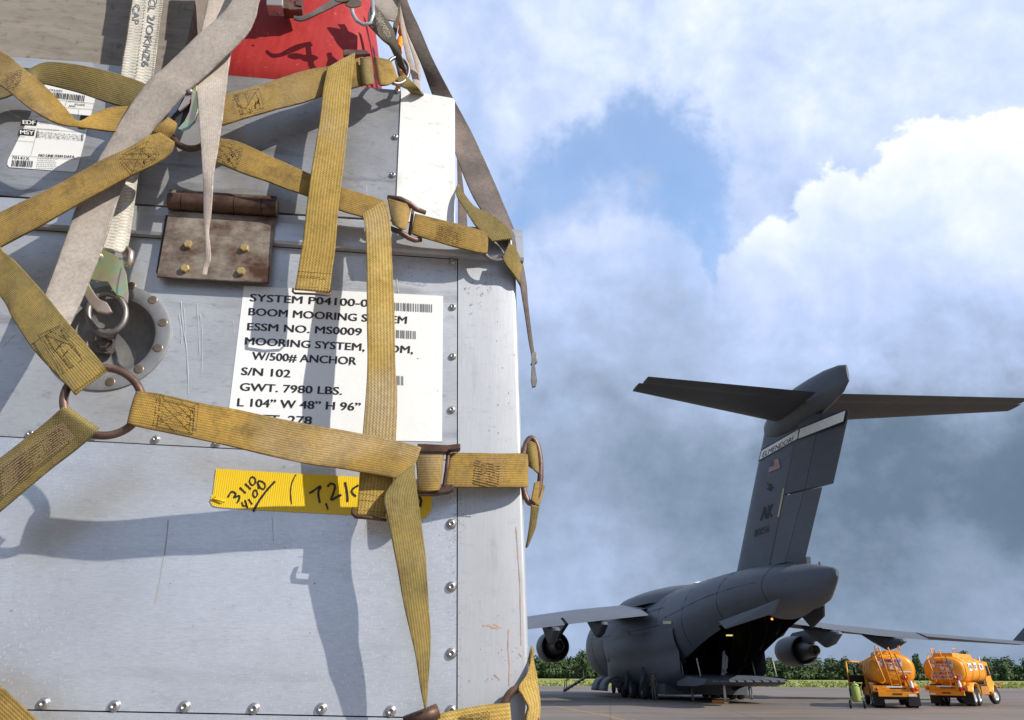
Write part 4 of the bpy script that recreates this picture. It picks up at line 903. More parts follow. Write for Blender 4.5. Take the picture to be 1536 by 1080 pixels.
ol, ool, s_ = tie('gathered dark olive strap with white stitching at the right of the red drum', [(552, 20, .05, 558, 5, .05), (552, 34, .05, 567, 12, .05), (558, 42, .048, 577, 24, .048), (572, 57, .044, 590, 44, .044), (583, 68, .038, 600, 78, .038), (592, 86, .03, 606, 98, .03), (600, 100, .02, 610, 112, .02)], M['olive_web'], th=.003)
mb = MB(); rnd = random.Random(3)
for i in range(120):
    t_ = rnd.random(); x = 566 + t_ * 16 + rnd.uniform(-4, 4); y = 20 + t_ * 34 + rnd.uniform(-3, 3); mb.tube([FP(x, y, .0545), FP(x + 1.5, y + 1.2, .0555)], .0004, 4)
oadd = adder(ol, ool); oadd(mb, 'stitching', M['white_web'], parent=s_)
tie('folded beige strap end behind the gathered olive strap', [(548, -30, .035, 604, -30, .035), (558, 0, .035, 598, 0, .035), (570, 18, .033, 596, 20, .033), (580, 30, .03, 592, 32, .03)], M['grey_web'], th=.002)
tie('dark strap edge beside the orange cloth', [(594, -20, .02, 600, -20, .02), (592, 20, .015, 600, 20, .015), (588, 60, .01, 594, 62, .01), (594, 100, .0, 600, 102, .0), (602, 122, -.01, 606, 122, -.01)], M['olive_web'], th=.002)
oc = FP(600, 120, -.03); clo = empty('orange_cloth', oc, 0, 'bright orange cloth strip hanging behind the straps at the right of the red drum', 'cloth'); cadd = adder(clo, oc)
mb = MB(); P_ = []
for i in range(22):
    f = i / 21; P_.append(FP(599 + 3 * math.sin(f * 9) + f * 2 - (6 if f > .85 else 0), 28 + f * 108, -.03 + .006 * math.sin(f * 17)))
mb.tube(P_, [.0055 + .0018 * math.sin(i * 2.1) for i in range(22)], 7); cadd(mb, 'cloth_roll', M['hivis'])
# wooden crate, top left
ocr = BL(UW(100, 90)[0], UW(100, 92)[1], -.3)
crate = empty('plywood_crate', ocr, 0, 'weathered plywood crate standing on the container at the upper left', 'crate'); cradd = adder(crate, ocr)
wl = UW(141, 94)[1] - .01; ul2 = ULEFT + .02; ur2 = UW(281, 60)[0] - .006
def cslab(w0, w1, n0, name, mt):
    mb = MB(); mb.prism([BL(u, w, n0 - .018) for u, w in ((ul2, w0), (ur2, w0), (ur2, w1), (ul2, w1))], BN * .018); cradd(mb, name, mt)
wm = UW(100, 40)[1]
cslab(wl, wm - .0012, -.012, 'lower_board', M['ply']); cslab(wm + .0012, wm + .5, -.016, 'upper_board', M['ply'])
mb = MB()
mb.quad(BL(ur2, wl, -.031), BL(ur2, wl, -.5), BL(ur2, wm + .5, -.5), BL(ur2, wm + .5, -.035)); mb.quad(BL(ul2, wl, -.031), BL(ul2, wl, -.5), BL(ul2, wm + .5, -.5), BL(ul2, wm + .5, -.035))
mb.quad(BL(ul2, wm + .5, -.035), BL(ur2, wm + .5, -.035), BL(ur2, wm + .5, -.5), BL(ul2, wm + .5, -.5)); cradd(mb, 'crate_sides', M['ply'])
# pallet under the container (below the picture)
pal = MB(); pmn = [BL(u, BBOT, n) for u, n in ((ULEFT - .1, .2), (RCU + .1, .2), (RCU + .1, -2.0), (ULEFT - .1, -2.0))]
zt = min(p.z for p in pmn) - .003
pal.prism([Vector((p.x, p.y, .0)) for p in pmn], Vector((0, 0, zt)))
pal_o = pal.build('cargo_pallet', M['alu_up']); tag(pal_o, 'flat metal cargo pallet under the aluminium container', 'pallet')
# ------------------------------------------------------------------ apron, grass, far trees
def tarmac():
    m_, t, b = newmat('apron_concrete'); L = t.links.new
    n = nz(t, .12, 8, .6); n2 = nz(t, .035, 5, .55, stretch=(.35, 1.6, 1)); n3 = nz(t, 2.6, 8, .7); n4 = nz(t, .4, 8, .65, stretch=(.16, 1.0, 1), dist=.4)
    c = mixc(t, ramp_(t, n.outputs[0], gray((.35, 0), (.68, 1))).outputs[0], (.215, .165, .130), (.15, .118, .096))
    c = mixc(t, ramp_(t, n2.outputs[0], gray((.48, 0), (.62, .8))).outputs[0], c, (.10, .083, .072))
    c = mixc(t, ramp_(t, n4.outputs[0], gray((.50, 0), (.64, .75))).outputs[0], c, (.075, .068, .065))
    c = mixc(t, ramp_(t, n3.outputs[0], gray((.4, 0), (.75, .5))).outputs[0], c, (.25, .195, .155))
    tc = t.nodes.new('ShaderNodeTexCoord'); mp = t.nodes.new('ShaderNodeMapping'); L(tc.outputs['Object'], mp.inputs[0]); mp.inputs['Rotation'].default_value = (0, 0, .12)
    br = t.nodes.new('ShaderNodeTexBrick'); L(mp.outputs[0], br.inputs['Vector']); br.offset = 0; br.inputs['Scale'].default_value = 1; br.inputs['Brick Width'].default_value = 6.1; br.inputs['Row Height'].default_value = 6.1; br.inputs['Mortar Size'].default_value = .045
    br.inputs['Color1'].default_value = (1, 1, 1, 1); br.inputs['Color2'].default_value = (.94, .94, .94, 1); br.inputs['Mortar'].default_value = (.72, .7, .7, 1)
    c = mixc(t, 1.0, c, br.outputs[0], 'MULTIPLY'); L(c, b.inputs['Base Color'])
    rr = ramp_(t, n2.outputs[0], gray((.4, .75), (.7, .45))); L(rr.outputs[0], b.inputs['Roughness']); bump(t, b, n3.outputs[0], .3, .006); return m_
def gsheet(name, pts, z, mat):
    mb = MB(); mb.poly([(x, y, z) for x, y in pts]); return tag(mb.build(name, mat), kind='structure')
def grassmat():
    m_, t, b = newmat('field_grass'); n = nz(t, .05, 8, .65, stretch=(.5, 1.5, 1)); n2 = nz(t, .6, 6, .7)
    c = mixc(t, ramp_(t, n.outputs[0], gray((.35, 0), (.65, 1))).outputs[0], (.24, .28, .07), (.33, .33, .10)); c = mixc(t, ramp_(t, n2.outputs[0], gray((.4, 0), (.7, .6))).outputs[0], c, (.15, .20, .05))
    t.links.new(c, b.inputs['Base Color']); b.inputs['Roughness'].default_value = .9; return m_
M['grass'] = grassmat()
tag(gsheet('ground', [(-4000, -3000), (4000, -3000), (4000, 5000), (-4000, 5000)], -.03, M['grass']))
# the apron ends along a slightly skewed edge
gsheet('apron', [(-400, -300), (500, -300), (500, 128), (-400, 150)], -.0, tarmac())
# painted line on the apron
M['yline'] = plain('worn_yellow_paint', (.30, .20, .08), .7, var=.4, scale=5)
def gp(px, py, z=0.0):
    r = ray(px, py); return CAMPOS + r * ((z - CAMPOS.z) / r.z)
def gline(pts, w, name='painted_line', mat=None, z=.004):
    P = [gp(*p) for p in pts]; mb = MB(); rows = []
    for i, p in enumerate(P):
        d = (P[min(i+1, len(P)-1)] - P[max(i-1, 0)]).normalized(); n = Vector((-d.y, d.x, 0)) * w / 2; a, b = p + n, p - n; a.z = b.z = z; rows.append([a, b])
    mb.grid(rows, smooth=False); o = mb.build(name, mat or M['yline']); return tag(o, kind='structure')
gline([(795, 1055), (830, 1059), (858, 1064), (900, 1072), (940, 1081), (990, 1094)], .22)
gline([(880, 1066), (915, 1073), (960, 1082), (1010, 1092)], .10)
M['patch'] = plain('truck_shadow_patch', (.055, .05, .048), .7, var=.25, scale=1.5)  # unused colour for the shadow the trucks cast on the apron
for q in (((1236, 1058), (1278, 1056), (1290, 1062), (1240, 1064)),):
    pass
# grass tufts along the apron edge, as real blades clumped
def tufts():
    rnd = random.Random(21); mb = MB()
    for i in range(5200):
        y = rnd.uniform(140, 330) if i % 3 else rnd.uniform(128, 165); x = rnd.uniform(-.15, 1.05) * y * .85; e = rnd.uniform(.25, .7); h_ = rnd.uniform(.12, .38)
        yy = 150 - (x + 400) * 22 / 900 + .3
        if y < yy: y = yy + rnd.random() * 4
        for k in range(2):
            a = rnd.uniform(0, math.pi); dx, dy = math.cos(a) * e, math.sin(a) * e; n = len(mb.v)
            mb.v += [Vector((x - dx, y - dy, -.03)), Vector((x + dx, y + dy, -.03)), Vector((x + rnd.uniform(-.3, .3), y, h_))]; mb.face((n, n+1, n+2))
    o = mb.build('grass_tufts', M['grass'], recalc=False); tag(o, 'rough grass tufts along the far edge of the apron', 'grass', kind='stuff')
tufts()
def leafmat(name, a, b_, c_):
    m_, t, b = newmat(name); n = nz(t, .11, 4, .6); n2 = nz(t, .7, 4, .6)
    c = mixc(t, ramp_(t, n.outputs[0], gray((.35, 0), (.65, 1))).outputs[0], a, b_); c = mixc(t, ramp_(t, n2.outputs[0], gray((.4, 0), (.7, 1))).outputs[0], c, c_)
    t.links.new(c, b.inputs['Base Color']); b.inputs['Roughness'].default_value = .8; b.inputs['Specular IOR Level'].default_value = .2; return m_
M['leaf'] = leafmat('far_foliage', (.06, .10, .042), (.10, .135, .052), (.035, .065, .032))
M['bark'] = plain('bark', (.09, .07, .055), .9)
def crown(mb, c, rx, ry, rz, n, size, rnd):
    for i in range(n):
        v = Vector((rnd.gauss(0, 1), rnd.gauss(0, 1), rnd.gauss(0, 1))).normalized(); f = rnd.random() ** .35
        f *= .8 + .35 * mnoise.noise(v * 2.2 + Vector(c) * .3)
        p = Vector((c[0] + v.x * rx * f, c[1] + v.y * ry * f, c[2] + v.z * rz * f)); nn = (v + Vector((rnd.uniform(-.7, .7), rnd.uniform(-.7, .7), rnd.uniform(-.3, .8)))).normalized()
        a = nn.orthogonal().normalized(); b = nn.cross(a); s_ = size * rnd.uniform(.6, 1.3); n0 = len(mb.v)
        mb.v += [p + a * s_, p + b * s_ * .8, p - a * s_, p - b * s_ * .8]; mb.face((n0, n0+1, n0+2, n0+3))
def forest():
    rnd = random.Random(4); mb = MB()
    for row in range(3):
        x = -160.0
        while x < 620:
            y = 470 + row * 16 + rnd.uniform(-5, 5) - x * .06; h_ = rnd.uniform(8.0, 13.0) * (1 + .10 * math.sin(x * .021) + .08 * math.sin(x * .07 + 1)) + row * .8
            w_ = rnd.uniform(3.2, 5.4)
            crown(mb, (x, y, h_ * .62), w_, w_ * .8, h_ * .40, 300, .62, rnd); crown(mb, (x + rnd.uniform(-2, 2), y - 2.5, h_ * .28), w_ * 1.1, w_ * .7, h_ * .30, 110, .8, rnd)
            x += w_ * rnd.uniform(.9, 1.5)
    o = mb.build('far_wood', M['leaf'], recalc=False); tag(o, 'long belt of green woodland beyond the airfield grass', 'wood', kind='stuff')
    k = MB(); k.prism([(x, 505 - x * .06, z) for x, z in ((-170, -.03), (640, -.03), (640, 6.0), (-170, 6.0))], (0, 2, 0))
    ob = k.build('wood_understorey', M['leaf']); tag(ob, 'shaded undergrowth inside the woodland belt', 'wood', kind='stuff')
forest()
def tree(px, ybase, dist, hgt, w_, label):
    d = ray(px, ybase); d = Vector((d.x, d.y, 0)).normalized() * dist; rnd = random.Random(int(px)); root = empty('tree', (d.x, d.y, -.03), 0, label, 'tree')
    mb = MB(); crown(mb, (0, 0, hgt * .66), w_, w_, hgt * .34, 700, .55, rnd); crown(mb, (w_ * .4, 0, hgt * .5), w_ * .8, w_ * .8, hgt * .25, 300, .5, rnd); mb.build('crown', M['leaf'], root, recalc=False)
    mb = MB(); mb.tube([(0, 0, 0), (.1, 0, hgt * .3), (0, .1, hgt * .6)], [.35, .28, .15], 7); mb.tube([(.05, 0, hgt * .35), (w_ * .4, .2, hgt * .55)], [.16, .08], 6); mb.tube([(.05, 0, hgt * .4), (-w_ * .4, .2, hgt * .62)], [.16, .08], 6); mb.build('trunk', M['bark'], root)
tree(875, 1016, 430, 15.5, 4.8, 'single tree rising above the woodland left of the aircraft fuselage')
tree(1379, 1018, 430, 12.8, 2.2, 'slim tree standing up between the two fuel trucks above the woodland')
tree(1452, 1018, 425, 13.8, 3.5, 'broad tree above the right hand fuel truck')
# ------------------------------------------------------------------ transport aircraft
HD = .1348; fwv = Vector((-math.sin(HD), math.cos(HD), 0)); PC = Vector((16.888, 38.84, 0)) + fwv * 25
AC = empty('transport_aircraft', PC, HD, 'grey four-engined military transport aircraft parked with its rear ramp open', 'aircraft')
def A(X, Y, Z): return Vector((Y, 25.0 - X, Z))
MAI = Matrix.Translation(PC) @ Matrix.Rotation(HD, 4, 'Z'); MAIi = MAI.inverted()
def inva(px, py, axis, val):                # picture point to aircraft (X, Y, Z) on a plane of the aircraft
    o = MAIi @ CAMPOS; d = MAIi.to_3x3() @ ray(px, py); o = Vector((25 - o.y, o.x, o.z)); d = Vector((-d.y, d.x, d.z))
    t_ = (val - o[axis]) / d[axis]; return o + d * t_
def greypaint(name, col, var=.1):
    m_, t, b = newmat(name); L = t.links.new
    n = nz(t, .35, 8, .62); n2 = nz(t, 2.2, 7, .65, stretch=(1, .25, 1.5))
    c = mixc(t, 1.0, col, ramp_(t, n.outputs[0], gray((.3, 1 - var), (.7, 1 + var))).outputs[0], 'MULTIPLY')
    c = mixc(t, 1.0, c, ramp_(t, n2.outputs[0], gray((.35, .90), (.7, 1.06))).outputs[0], 'MULTIPLY')
    L(c, b.inputs['Base Color']); b.inputs['Roughness'].default_value = .5; b.inputs['Specular IOR Level'].default_value = .4; return m_
G = greypaint('aircraft_grey', (.094, .106, .128)); GD = greypaint('aircraft_dark_grey', (.066, .074, .086)); GI = plain('cargo_bay_shade', (.018, .018, .018), .8, scale=2); GB = plain('exhaust_metal', (.12, .11, .105), .45, .6, .3, 3)
LT = plain('pale_marking', (.84, .84, .80), .6); YL = plain('cream_marking', (.55, .50, .30), .6); BK = plain('black_marking', (.02, .02, .022), .6); RB = plain('tyre_rubber', (.02, .02, .02), .85); RBm = plain('seam_dark', (.03, .034, .04), .7)
def ab(mb, name, mat, parent=None, label=None, origin=None):
    o = mb.build(name, mat, parent or AC)
    if label: o['label'] = label
    return o
ST = [(.0, .10, 3.5, 3.1), (.4, .7, 4.1, 2.6), (1.2, 1.5, 4.9, 2.0), (3, 2.6, 6.4, 1.35), (5, 3.1, 7.4, 1.1), (7, 3.38, 7.8, 1.0), (10, 3.43, 7.9, 1.0), (14, 3.43, 7.9, 1.0), (18, 3.43, 7.9, 1.0), (22, 3.43, 7.9, 1.0), (26, 3.43, 7.95, 1.0), (29, 3.43, 7.97, 1.02), (31, 3.42, 7.98, 1.2), (32.5, 3.38, 7.98, 1.55), (34, 3.3, 7.98, 2.05), (35.5, 3.2, 7.98, 2.6), (37, 3.05, 7.97, 3.1), (38.5, 2.88, 7.95, 3.55), (40, 2.68, 7.9, 3.95), (41.5, 2.44, 7.84, 4.3), (43, 2.16, 7.74, 4.65), (44.5, 1.84, 7.6, 4.95), (46, 1.28, 7.4, 5.02), (47.2, .78, 7.2, 5.2), (48.1, .42, 7.0, 5.65), (48.7, .2, 6.85, 6.05), (49.0, .09, 6.7, 6.35)]
def sec_at(X):
    for i in range(len(ST) - 1):
        if ST[i][0] <= X <= ST[i+1][0]:
            f = (X - ST[i][0]) / (ST[i+1][0] - ST[i][0]); return [ST[i][k] + (ST[i+1][k] - ST[i][k]) * f for k in (1, 2, 3)]
    return list(ST[-1][1:])
def fpt(X, a, s_=1.0):                       # a: angle from +Y (starboard) through +Z
    hw, zt, zb = sec_at(X); zc = (zt + zb) / 2; hz = (zt - zb) / 2; c_, d_ = math.cos(a), math.sin(a); ex = 2.0
    return A(X, hw * c_ * s_, zc + hz * d_ * s_)
NA = 72
def open_at(X):                              # half angle of the opening, from straight down
    if X < 31 or X > 43.0: return 0
    return math.radians(46 + (X - 31) * .9)
Xs = sorted(set([s_[0] for s_ in ST] + [.8, 2, 4, 6, 8.5, 12, 16, 20, 24, 27.5, 30.2, 31.0001, 33.2, 36.2, 39.2, 40.8, 42.2, 43.0, 43.0001]))
mb = MB(); idx = {}
for i, X in enumerate(Xs):
    for k in range(NA): idx[(i, k)] = len(mb.v); mb.v.append(fpt(X, 2 * math.pi * k / NA))
for i in range(len(Xs) - 1):
    xm = (Xs[i] + Xs[i+1]) / 2; oa = open_at(xm)
    for k in range(NA):
        am = 2 * math.pi * (k + .5) / NA; dn = abs((am - 1.5 * math.pi + math.pi) % (2 * math.pi) - math.pi)
        if oa and dn < oa: continue
        k2 = (k + 1) % NA; mb.face((idx[(i, k)], idx[(i, k2)], idx[(i+1, k2)], idx[(i+1, k)]), None, 0, True)
n = len(Xs) - 1; mb.face([idx[(n, k)] for k in range(NA)]); mb.face([idx[(0, k)] for k in range(NA)][::-1])
fus = ab(mb, 'fuselage', G)
# lining of the hold, its shade put into a near-black colour
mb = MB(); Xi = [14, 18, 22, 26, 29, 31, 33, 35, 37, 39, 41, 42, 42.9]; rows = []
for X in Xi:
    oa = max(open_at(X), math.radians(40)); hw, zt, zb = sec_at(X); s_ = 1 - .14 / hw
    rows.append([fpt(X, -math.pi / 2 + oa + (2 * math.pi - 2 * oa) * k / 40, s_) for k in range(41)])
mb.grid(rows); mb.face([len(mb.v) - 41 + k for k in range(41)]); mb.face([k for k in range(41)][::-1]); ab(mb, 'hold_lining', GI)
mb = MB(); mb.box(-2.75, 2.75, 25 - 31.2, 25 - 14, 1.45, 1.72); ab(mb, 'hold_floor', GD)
mb = MB()
for X in (22, 25, 28, 31, 34, 37, 40):
    hw, zt, zb = sec_at(X); oa = max(open_at(X), math.radians(50)); pts_ = [fpt(X, -math.pi / 2 + oa + (2 * math.pi - 2 * oa) * k / 24, 1 - .28 / hw) for k in range(25)]; mb.tube(pts_, .07, 4)
ab(mb, 'hold_frames', plain('hold_rib', (.045, .045, .045), .6))
# raised cargo door under the tail, seen as the flat top of the opening
mb = MB(); mb.prism([A(37.2, -2.2, 5.6), A(43.0, -1.55, 4.95), A(43.0, 1.55, 4.95), A(37.2, 2.2, 5.6)], (0, 0, .12)); ab(mb, 'cargo_door', GD)
# ramp
mb = MB()
mb.prism([A(31, -2.7, 1.72), A(36.3, -2.7, 1.46), A(36.7, -2.7, 1.42), A(36.2, -2.7, 1.16), A(34.6, -2.7, 1.0), A(31, -2.7, 1.0)], A(31, 2.7, 0) - A(31, -2.7, 0)); ab(mb, 'ramp', G)
mb = MB()
for k in range(9):
    y = -2.5 + k * .56; mb.prism([A(36.5, y, 1.44), A(37.1, y, 1.36), A(37.1, y + .4, 1.36), A(36.5, y + .4, 1.44)], (0, 0, -.08))
ab(mb, 'ramp_toes', G)
for y in (-2.6, 2.6):
    for X in (32.2, 35.4):
        mb = MB(); mb.tube([A(X, y, 1.6), A(X - .4, y * 1.01, 2.7)], .045, 6); ab(mb, 'ramp_strut', plain('pale_strut', (.35, .35, .34), .5))
mb = MB(); mb.tube([A(35.2, -1.0, 1.1), A(35.2, -1.0, .08)], .08, 8); mb.lathe([(.22, 0), (.22, .08), (.1, .1)], Matrix.Translation(A(35.2, -1.0, 0)), 10); ab(mb, 'ramp_support', LT)
mb = MB(); mb.tube([A(33.2, -2.4, 1.1), A(33.0, -2.4, .3), A(33.2, -2.4, .05)], .07, 8); ab(mb, 'ramp_support', GD)
# white loading gear hanging in the hold
mb = MB()
for q in (((1082, 1014), (1083, 1004), (1087, 1003), (1088, 1014)), ((1083, 1008), (1084, 978), (1087, 975), (1089, 1006), (1091, 1010)), ((1088, 980), (1092, 986), (1091, 1003), (1089, 1004))):
    P_ = [inva(*p, 0, 31.5) for p in q]; mb.prism([A(*p) for p in P_], (0, .1, 0))
ab(mb, 'loading_gear', plain('loading_gear_grey', (.42, .43, .46), .6))
for q in ((1094, 953, 1), (1116, 952, 1.3)):
    p = inva(q[0], q[1], 0, 28); mb = MB(); mb.box(p.y - .22 * q[2], p.y + .22 * q[2], 25 - 28 - .1, 25 - 28 + .1, p.z - .05, p.z + .05); ab(mb, 'hold_light', emis('hold_lamp', (1, .8, .3), .7))
p = inva(1158, 928.5, 0, 42.5); mb = MB(); mb.lathe([(.001, .07), (.05, .05), (.07, 0), (.05, -.05), (.001, -.07)], Matrix.Translation(A(42.5, p.y, p.z)), 8); ab(mb, 'door_lamp', emis('orange_lamp', (1, .35, .1), 1.5))
# petal doors
def plate(pts, d, name, mat, label=None, parent=None):
    mb = MB(); mb.prism([A(*p) for p in pts], Vector(d)); return ab(mb, name, mat, parent, label)
P_ = [inva(1078, 932.5, 1, -2.75), inva(1167, 899, 1, -2.1), inva(1159, 919.5, 1, -2.2), inva(1087.6, 943, 1, -2.85)]
plate([tuple(p) for p in P_], (.12, 0, 0), 'petal_door', G)
P_ = [inva(1237, 903, 1, 1.4), inva(1237.5, 924, 1, 1.8), inva(1220, 942, 1, 2.3), inva(1205, 925, 1, 2.2), inva(1215, 905, 1, 1.7)]
plate([tuple(p) for p in P_], (-.12, 0, 0), 'petal_door', GD)
# fairing over the wing joint
mb = MB(); rows = []
for X, hw, zt in ((12.5, .6, 7.85), (14, 2.0, 8.1), (17, 2.9, 8.35), (22, 3.1, 8.4), (26, 2.8, 8.3), (29, 1.8, 8.1), (31, .6, 7.95)):
    rows.append([A(X, hw * math.cos(math.pi * k / 14), 6.9 + (zt - 6.9) * math.sin(math.pi * k / 14)) for k in range(15)])
mb.grid(rows); ab(mb, 'wing_fairing', G)
# wings
def airfoil(le, te, t_, n=10):               # le, te: (X, Y, Z); closed loop of points
    out_ = []
    for k in range(2 * n):
        if k < n: f = k / n; s_ = 1
        else: f = 1 - (k - n) / n; s_ = -1
        th_ = t_ * (1.48 * math.sqrt(max(f, 0)) - .63 * f - 1.76 * f * f + 1.42 * f**3 - .52 * f**4) * 2.2 / 2
        if k == n: th_ = .02
        out_.append(A(le[0] + (te[0] - le[0]) * f, le[1] + (te[1] - le[1]) * f, le[2] + (te[2] - le[2]) * f + s_ * th_ * (.55 if s_ < 0 else .45)))
    return out_
def loft(secs, name, mat, n=10, cap=True, parent=None):
    mb = MB(); rows = [airfoil(*s_, n=n) for s_ in secs]; mb.grid(rows, closed_u=True)
    if cap:
        K = 2 * n; mb.face([k for k in range(K)][::-1]); mb.face([len(mb.v) - K + k for k in range(K)])
    o = ab(mb, name, mat, parent); e = o.modifiers.new('split', 'EDGE_SPLIT'); e.split_angle = math.radians(40); return o
WS = [(2.6, 14.6, 7.2, 25.6, 6.55, 1.7), (7.5, 17.5, 6.6, 26.1, 6.0, 1.5), (13.5, 21.0, 5.6, 27.5, 5.2, 1.15), (18, 23.6, 4.98, 28.9, 4.75, .95), (25.8, 28.3, 4.2, 31.2, 4.05, .55)]
def wsec(y):
    for i in range(len(WS) - 1):
        if WS[i][0] <= y <= WS[i+1][0]:
            f = (y - WS[i][0]) / (WS[i+1][0] - WS[i][0]); return [WS[i][k] + (WS[i+1][k] - WS[i][k]) * f for k in range(1, 6)]
    return list(WS[-1][1:])
def nacelle(s_, yb, xr, zc):
    nc = MB(); T = Matrix.Translation(A(0, s_ * yb, zc)) @ Matrix.Rotation(math.pi / 2, 4, 'X')      # local z -> aft (-y)
    def pr(lst): return [(r, X - 25.0 + 0.0) for X, r in lst]
    T = Matrix.Translation(Vector((s_ * yb, 25.0, zc))) @ Matrix.Rotation(math.pi / 2, 4, 'X')
    nc.lathe([(r, X) for X, r in ((xr - 3.4, .95), (xr - 3.6, 1.05), (xr - 3.5, 1.16), (xr - 2.6, 1.30), (xr - 1.2, 1.32), (xr - .2, 1.27), (xr, 1.24), (xr, 1.17), (xr - .6, 1.12), (xr - 1.4, 1.1))], T, 32); na = ab(nc, 'engine_nacelle', GD)
    c = MB(); c.lathe([(r, X) for X, r in ((xr - 1.4, 1.1), (xr - 1.35, .75), (xr - .3, .80), (xr + .6, .66), (xr + 1.5, .50), (xr + 1.9, .46), (xr + 1.9, .40), (xr + 1.2, .36), (xr + 1.15, .001))], T, 28); ab(c, 'engine_core', GB, na)
    f = MB(); f.lathe([(r, X) for X, r in ((xr - 2.9, .001), (xr - 3.0, .25), (xr - 2.8, 1.0))], T, 24); ab(f, 'engine_fan', RBm, na)
    w_ = wsec(yb); p = MB(); ztop = w_[1] + (w_[3] - w_[1]) * .3
    p.prism([A(xr - 2.6, s_ * yb - .16, zc + 1.1), A(xr + .9, s_ * yb - .16, zc + .55), A(w_[0] + 5.2, s_ * yb - .16, ztop - .25), A(w_[0] + .6, s_ * yb - .16, w_[1] - .05), A(xr - 1.6, s_ * yb - .16, zc + 1.55)], (.32, 0, 0)); ab(p, 'engine_pylon', GD, na)
for s_ in (-1, 1):
    loft([((w[1], s_ * w[0], w[2]), (w[3], s_ * w[0], w[4]), w[5]) for w in WS], 'wing', G, 12)
    # flaps and aileron: drooped panels behind the wing box
    for (y0, y1, dr, ch) in ((3.5, 9.9, .62, 2.4), (10.1, 17.6, .62, 2.0), (17.65, 25.2, .30, 1.5)):
        r_ = []
        for y in (y0, (y0 + y1) / 2, y1):
            w = wsec(y); d_ = dr * (1 - .0 * y); hx, hz = w[2] - .12, w[3] + .02; r_.append(((hx, s_ * y, hz), (hx + ch * (1.12 - y * .012), s_ * y, hz - d_), .30))
        loft(r_, 'flap' if dr > .1 else 'aileron', G, 7)
    for yb, sc_ in ((7.1, 1.0), (10.9, 1.05), (15.3, .85)):      # flap hinge fairings
        w = wsec(yb); hx, hz = w[2], w[3]; pts_ = [(hx - 3.4, hz + .1), (hx + 2.6, hz - .75), (hx + 2.75, hz - .95), (hx + 1.6, hz - 1.55 * sc_), (hx + .5, hz - 1.75 * sc_), (hx - 1.2, hz - 1.0 * sc_)]
        mb = MB(); wf = .24; sec_ = []
        ctr = (sum(p[0] for p in pts_) / 6, sum(p[1] for p in pts_) / 6)
        for f, y in ((.62, -wf - .06), (.94, -wf), (1, -.1), (1, .1), (.94, wf), (.62, wf + .06)):
            sec_.append([A(ctr[0] + (p[0] - ctr[0]) * f, s_ * yb + y, ctr[1] + (p[1] - ctr[1]) * f) for p in pts_])
        mb.grid(sec_, closed_u=True, smooth=False); mb.face([k for k in range(6)][::-1]); mb.face([len(mb.v) - 6 + k for k in range(6)]); ab(mb, 'flap_fairing', G)
    nacelle(s_, 8.4, 16.0, 4.0); nacelle(s_, 13.6, 18.7, 3.75)
    mb = MB(); mb.prism([A(28.6, s_ * 25.75, 4.15), A(31.4, s_ * 25.75, 3.95), A(32.8, s_ * 26.7, 6.7), A(31.7, s_ * 26.7, 6.75)], (.1 * s_, 0, 0)); ab(mb, 'winglet', G)
    # tailplane and elevators
    def tz_(y): return 15.62 - .10 * (y - .6) / 9
    secs = []
    for f in (0, .5, 1):
        y = .55 + f * ((11.1 if s_ > 0 else 10.6) - .55); secs.append(((45.9 + 4.1 * f, s_ * y, tz_(y)), (49.6 + 1.65 * f, s_ * y, tz_(y)), .42 - .22 * f))
    loft(secs, 'tailplane', GD, 9)
    secs = []
    for f in (0, .5, 1):
        y = .75 + f * ((10.9 if s_ > 0 else 10.4) - .75); secs.append(((49.54 + 1.65 * f, s_ * y, tz_(y)), (51.0 + 1.15 * f, s_ * y, tz_(y) + .02), .16 - .06 * f))
    loft(secs, 'elevator', GD, 6)
# fin and rudder panels
def finsec(X0_, X1, Z, t_, n=9):
    out_ = []
    for k in range(2 * n):
        if k < n: f = k / n; s_ = 1
        else: f = 1 - (k - n) / n; s_ = -1
        th_ = t_ * (1.48 * math.sqrt(f) - .63 * f - 1.76 * f * f + 1.42 * f**3 - .30 * f**4) * 1.1
        out_.append(A(X0_ + (X1 - X0_) * f, s_ * th_, Z))
    return out_
_a, _b = inva(1156, 848, 1, -.2), inva(1201, 628, 1, -.2)
def finte(z): return _a.x + (_b.x - _a.x) * (z - _a.z) / (_b.z - _a.z) + .12
mb = MB(); rows = [finsec(x0 + 0, x1, z, t_) for x0, x1, z, t_ in ((35.9, finte(7.5), 7.5, .50), (36.9, finte(8.2), 8.2, .48), (40.0, finte(12.), 12.0, .44), (43.2, finte(15.9), 15.9, .42))]
mb.grid(rows, closed_u=True); ab(mb, 'fin', G)
def rpanel(pts, t0, t1, name, mat):           # pts: LE bottom, TE bottom, TE top, LE top as (X, Z)
    mb = MB(); q = [A(pts[0][0], t0, pts[0][1]), A(pts[1][0], t1, pts[1][1]), A(pts[2][0], t1, pts[2][1]), A(pts[3][0], t0, pts[3][1])]; q2 = [Vector((-p.x, p.y, p.z)) for p in q]
    mb.v = q + q2; mb.face((0, 1, 2, 3)); mb.face((7, 6, 5, 4))
    for i in range(4): mb.face((i, (i + 1) % 4, 4 + (i + 1) % 4, 4 + i))
    return ab(mb, name, mat)
Iv = lambda x, y: (lambda p: (p.x, p.z))(inva(x, y, 1, -.2))
g_ = .6
LB, MBm, TB = Iv(1157, 848), Iv(1178, 843.5), Iv(1201, 841); LM, MM, TM = Iv(1178, 742), Iv(1206, 735), Iv(1227, 729); LT_, MT, TT = Iv(1201, 628), Iv(1232, 619), Iv(1268, 615.5)
UB, UBm, UBt = Iv(1179, 741), Iv(1207.5, 733.5), Iv(1243.7, 725)
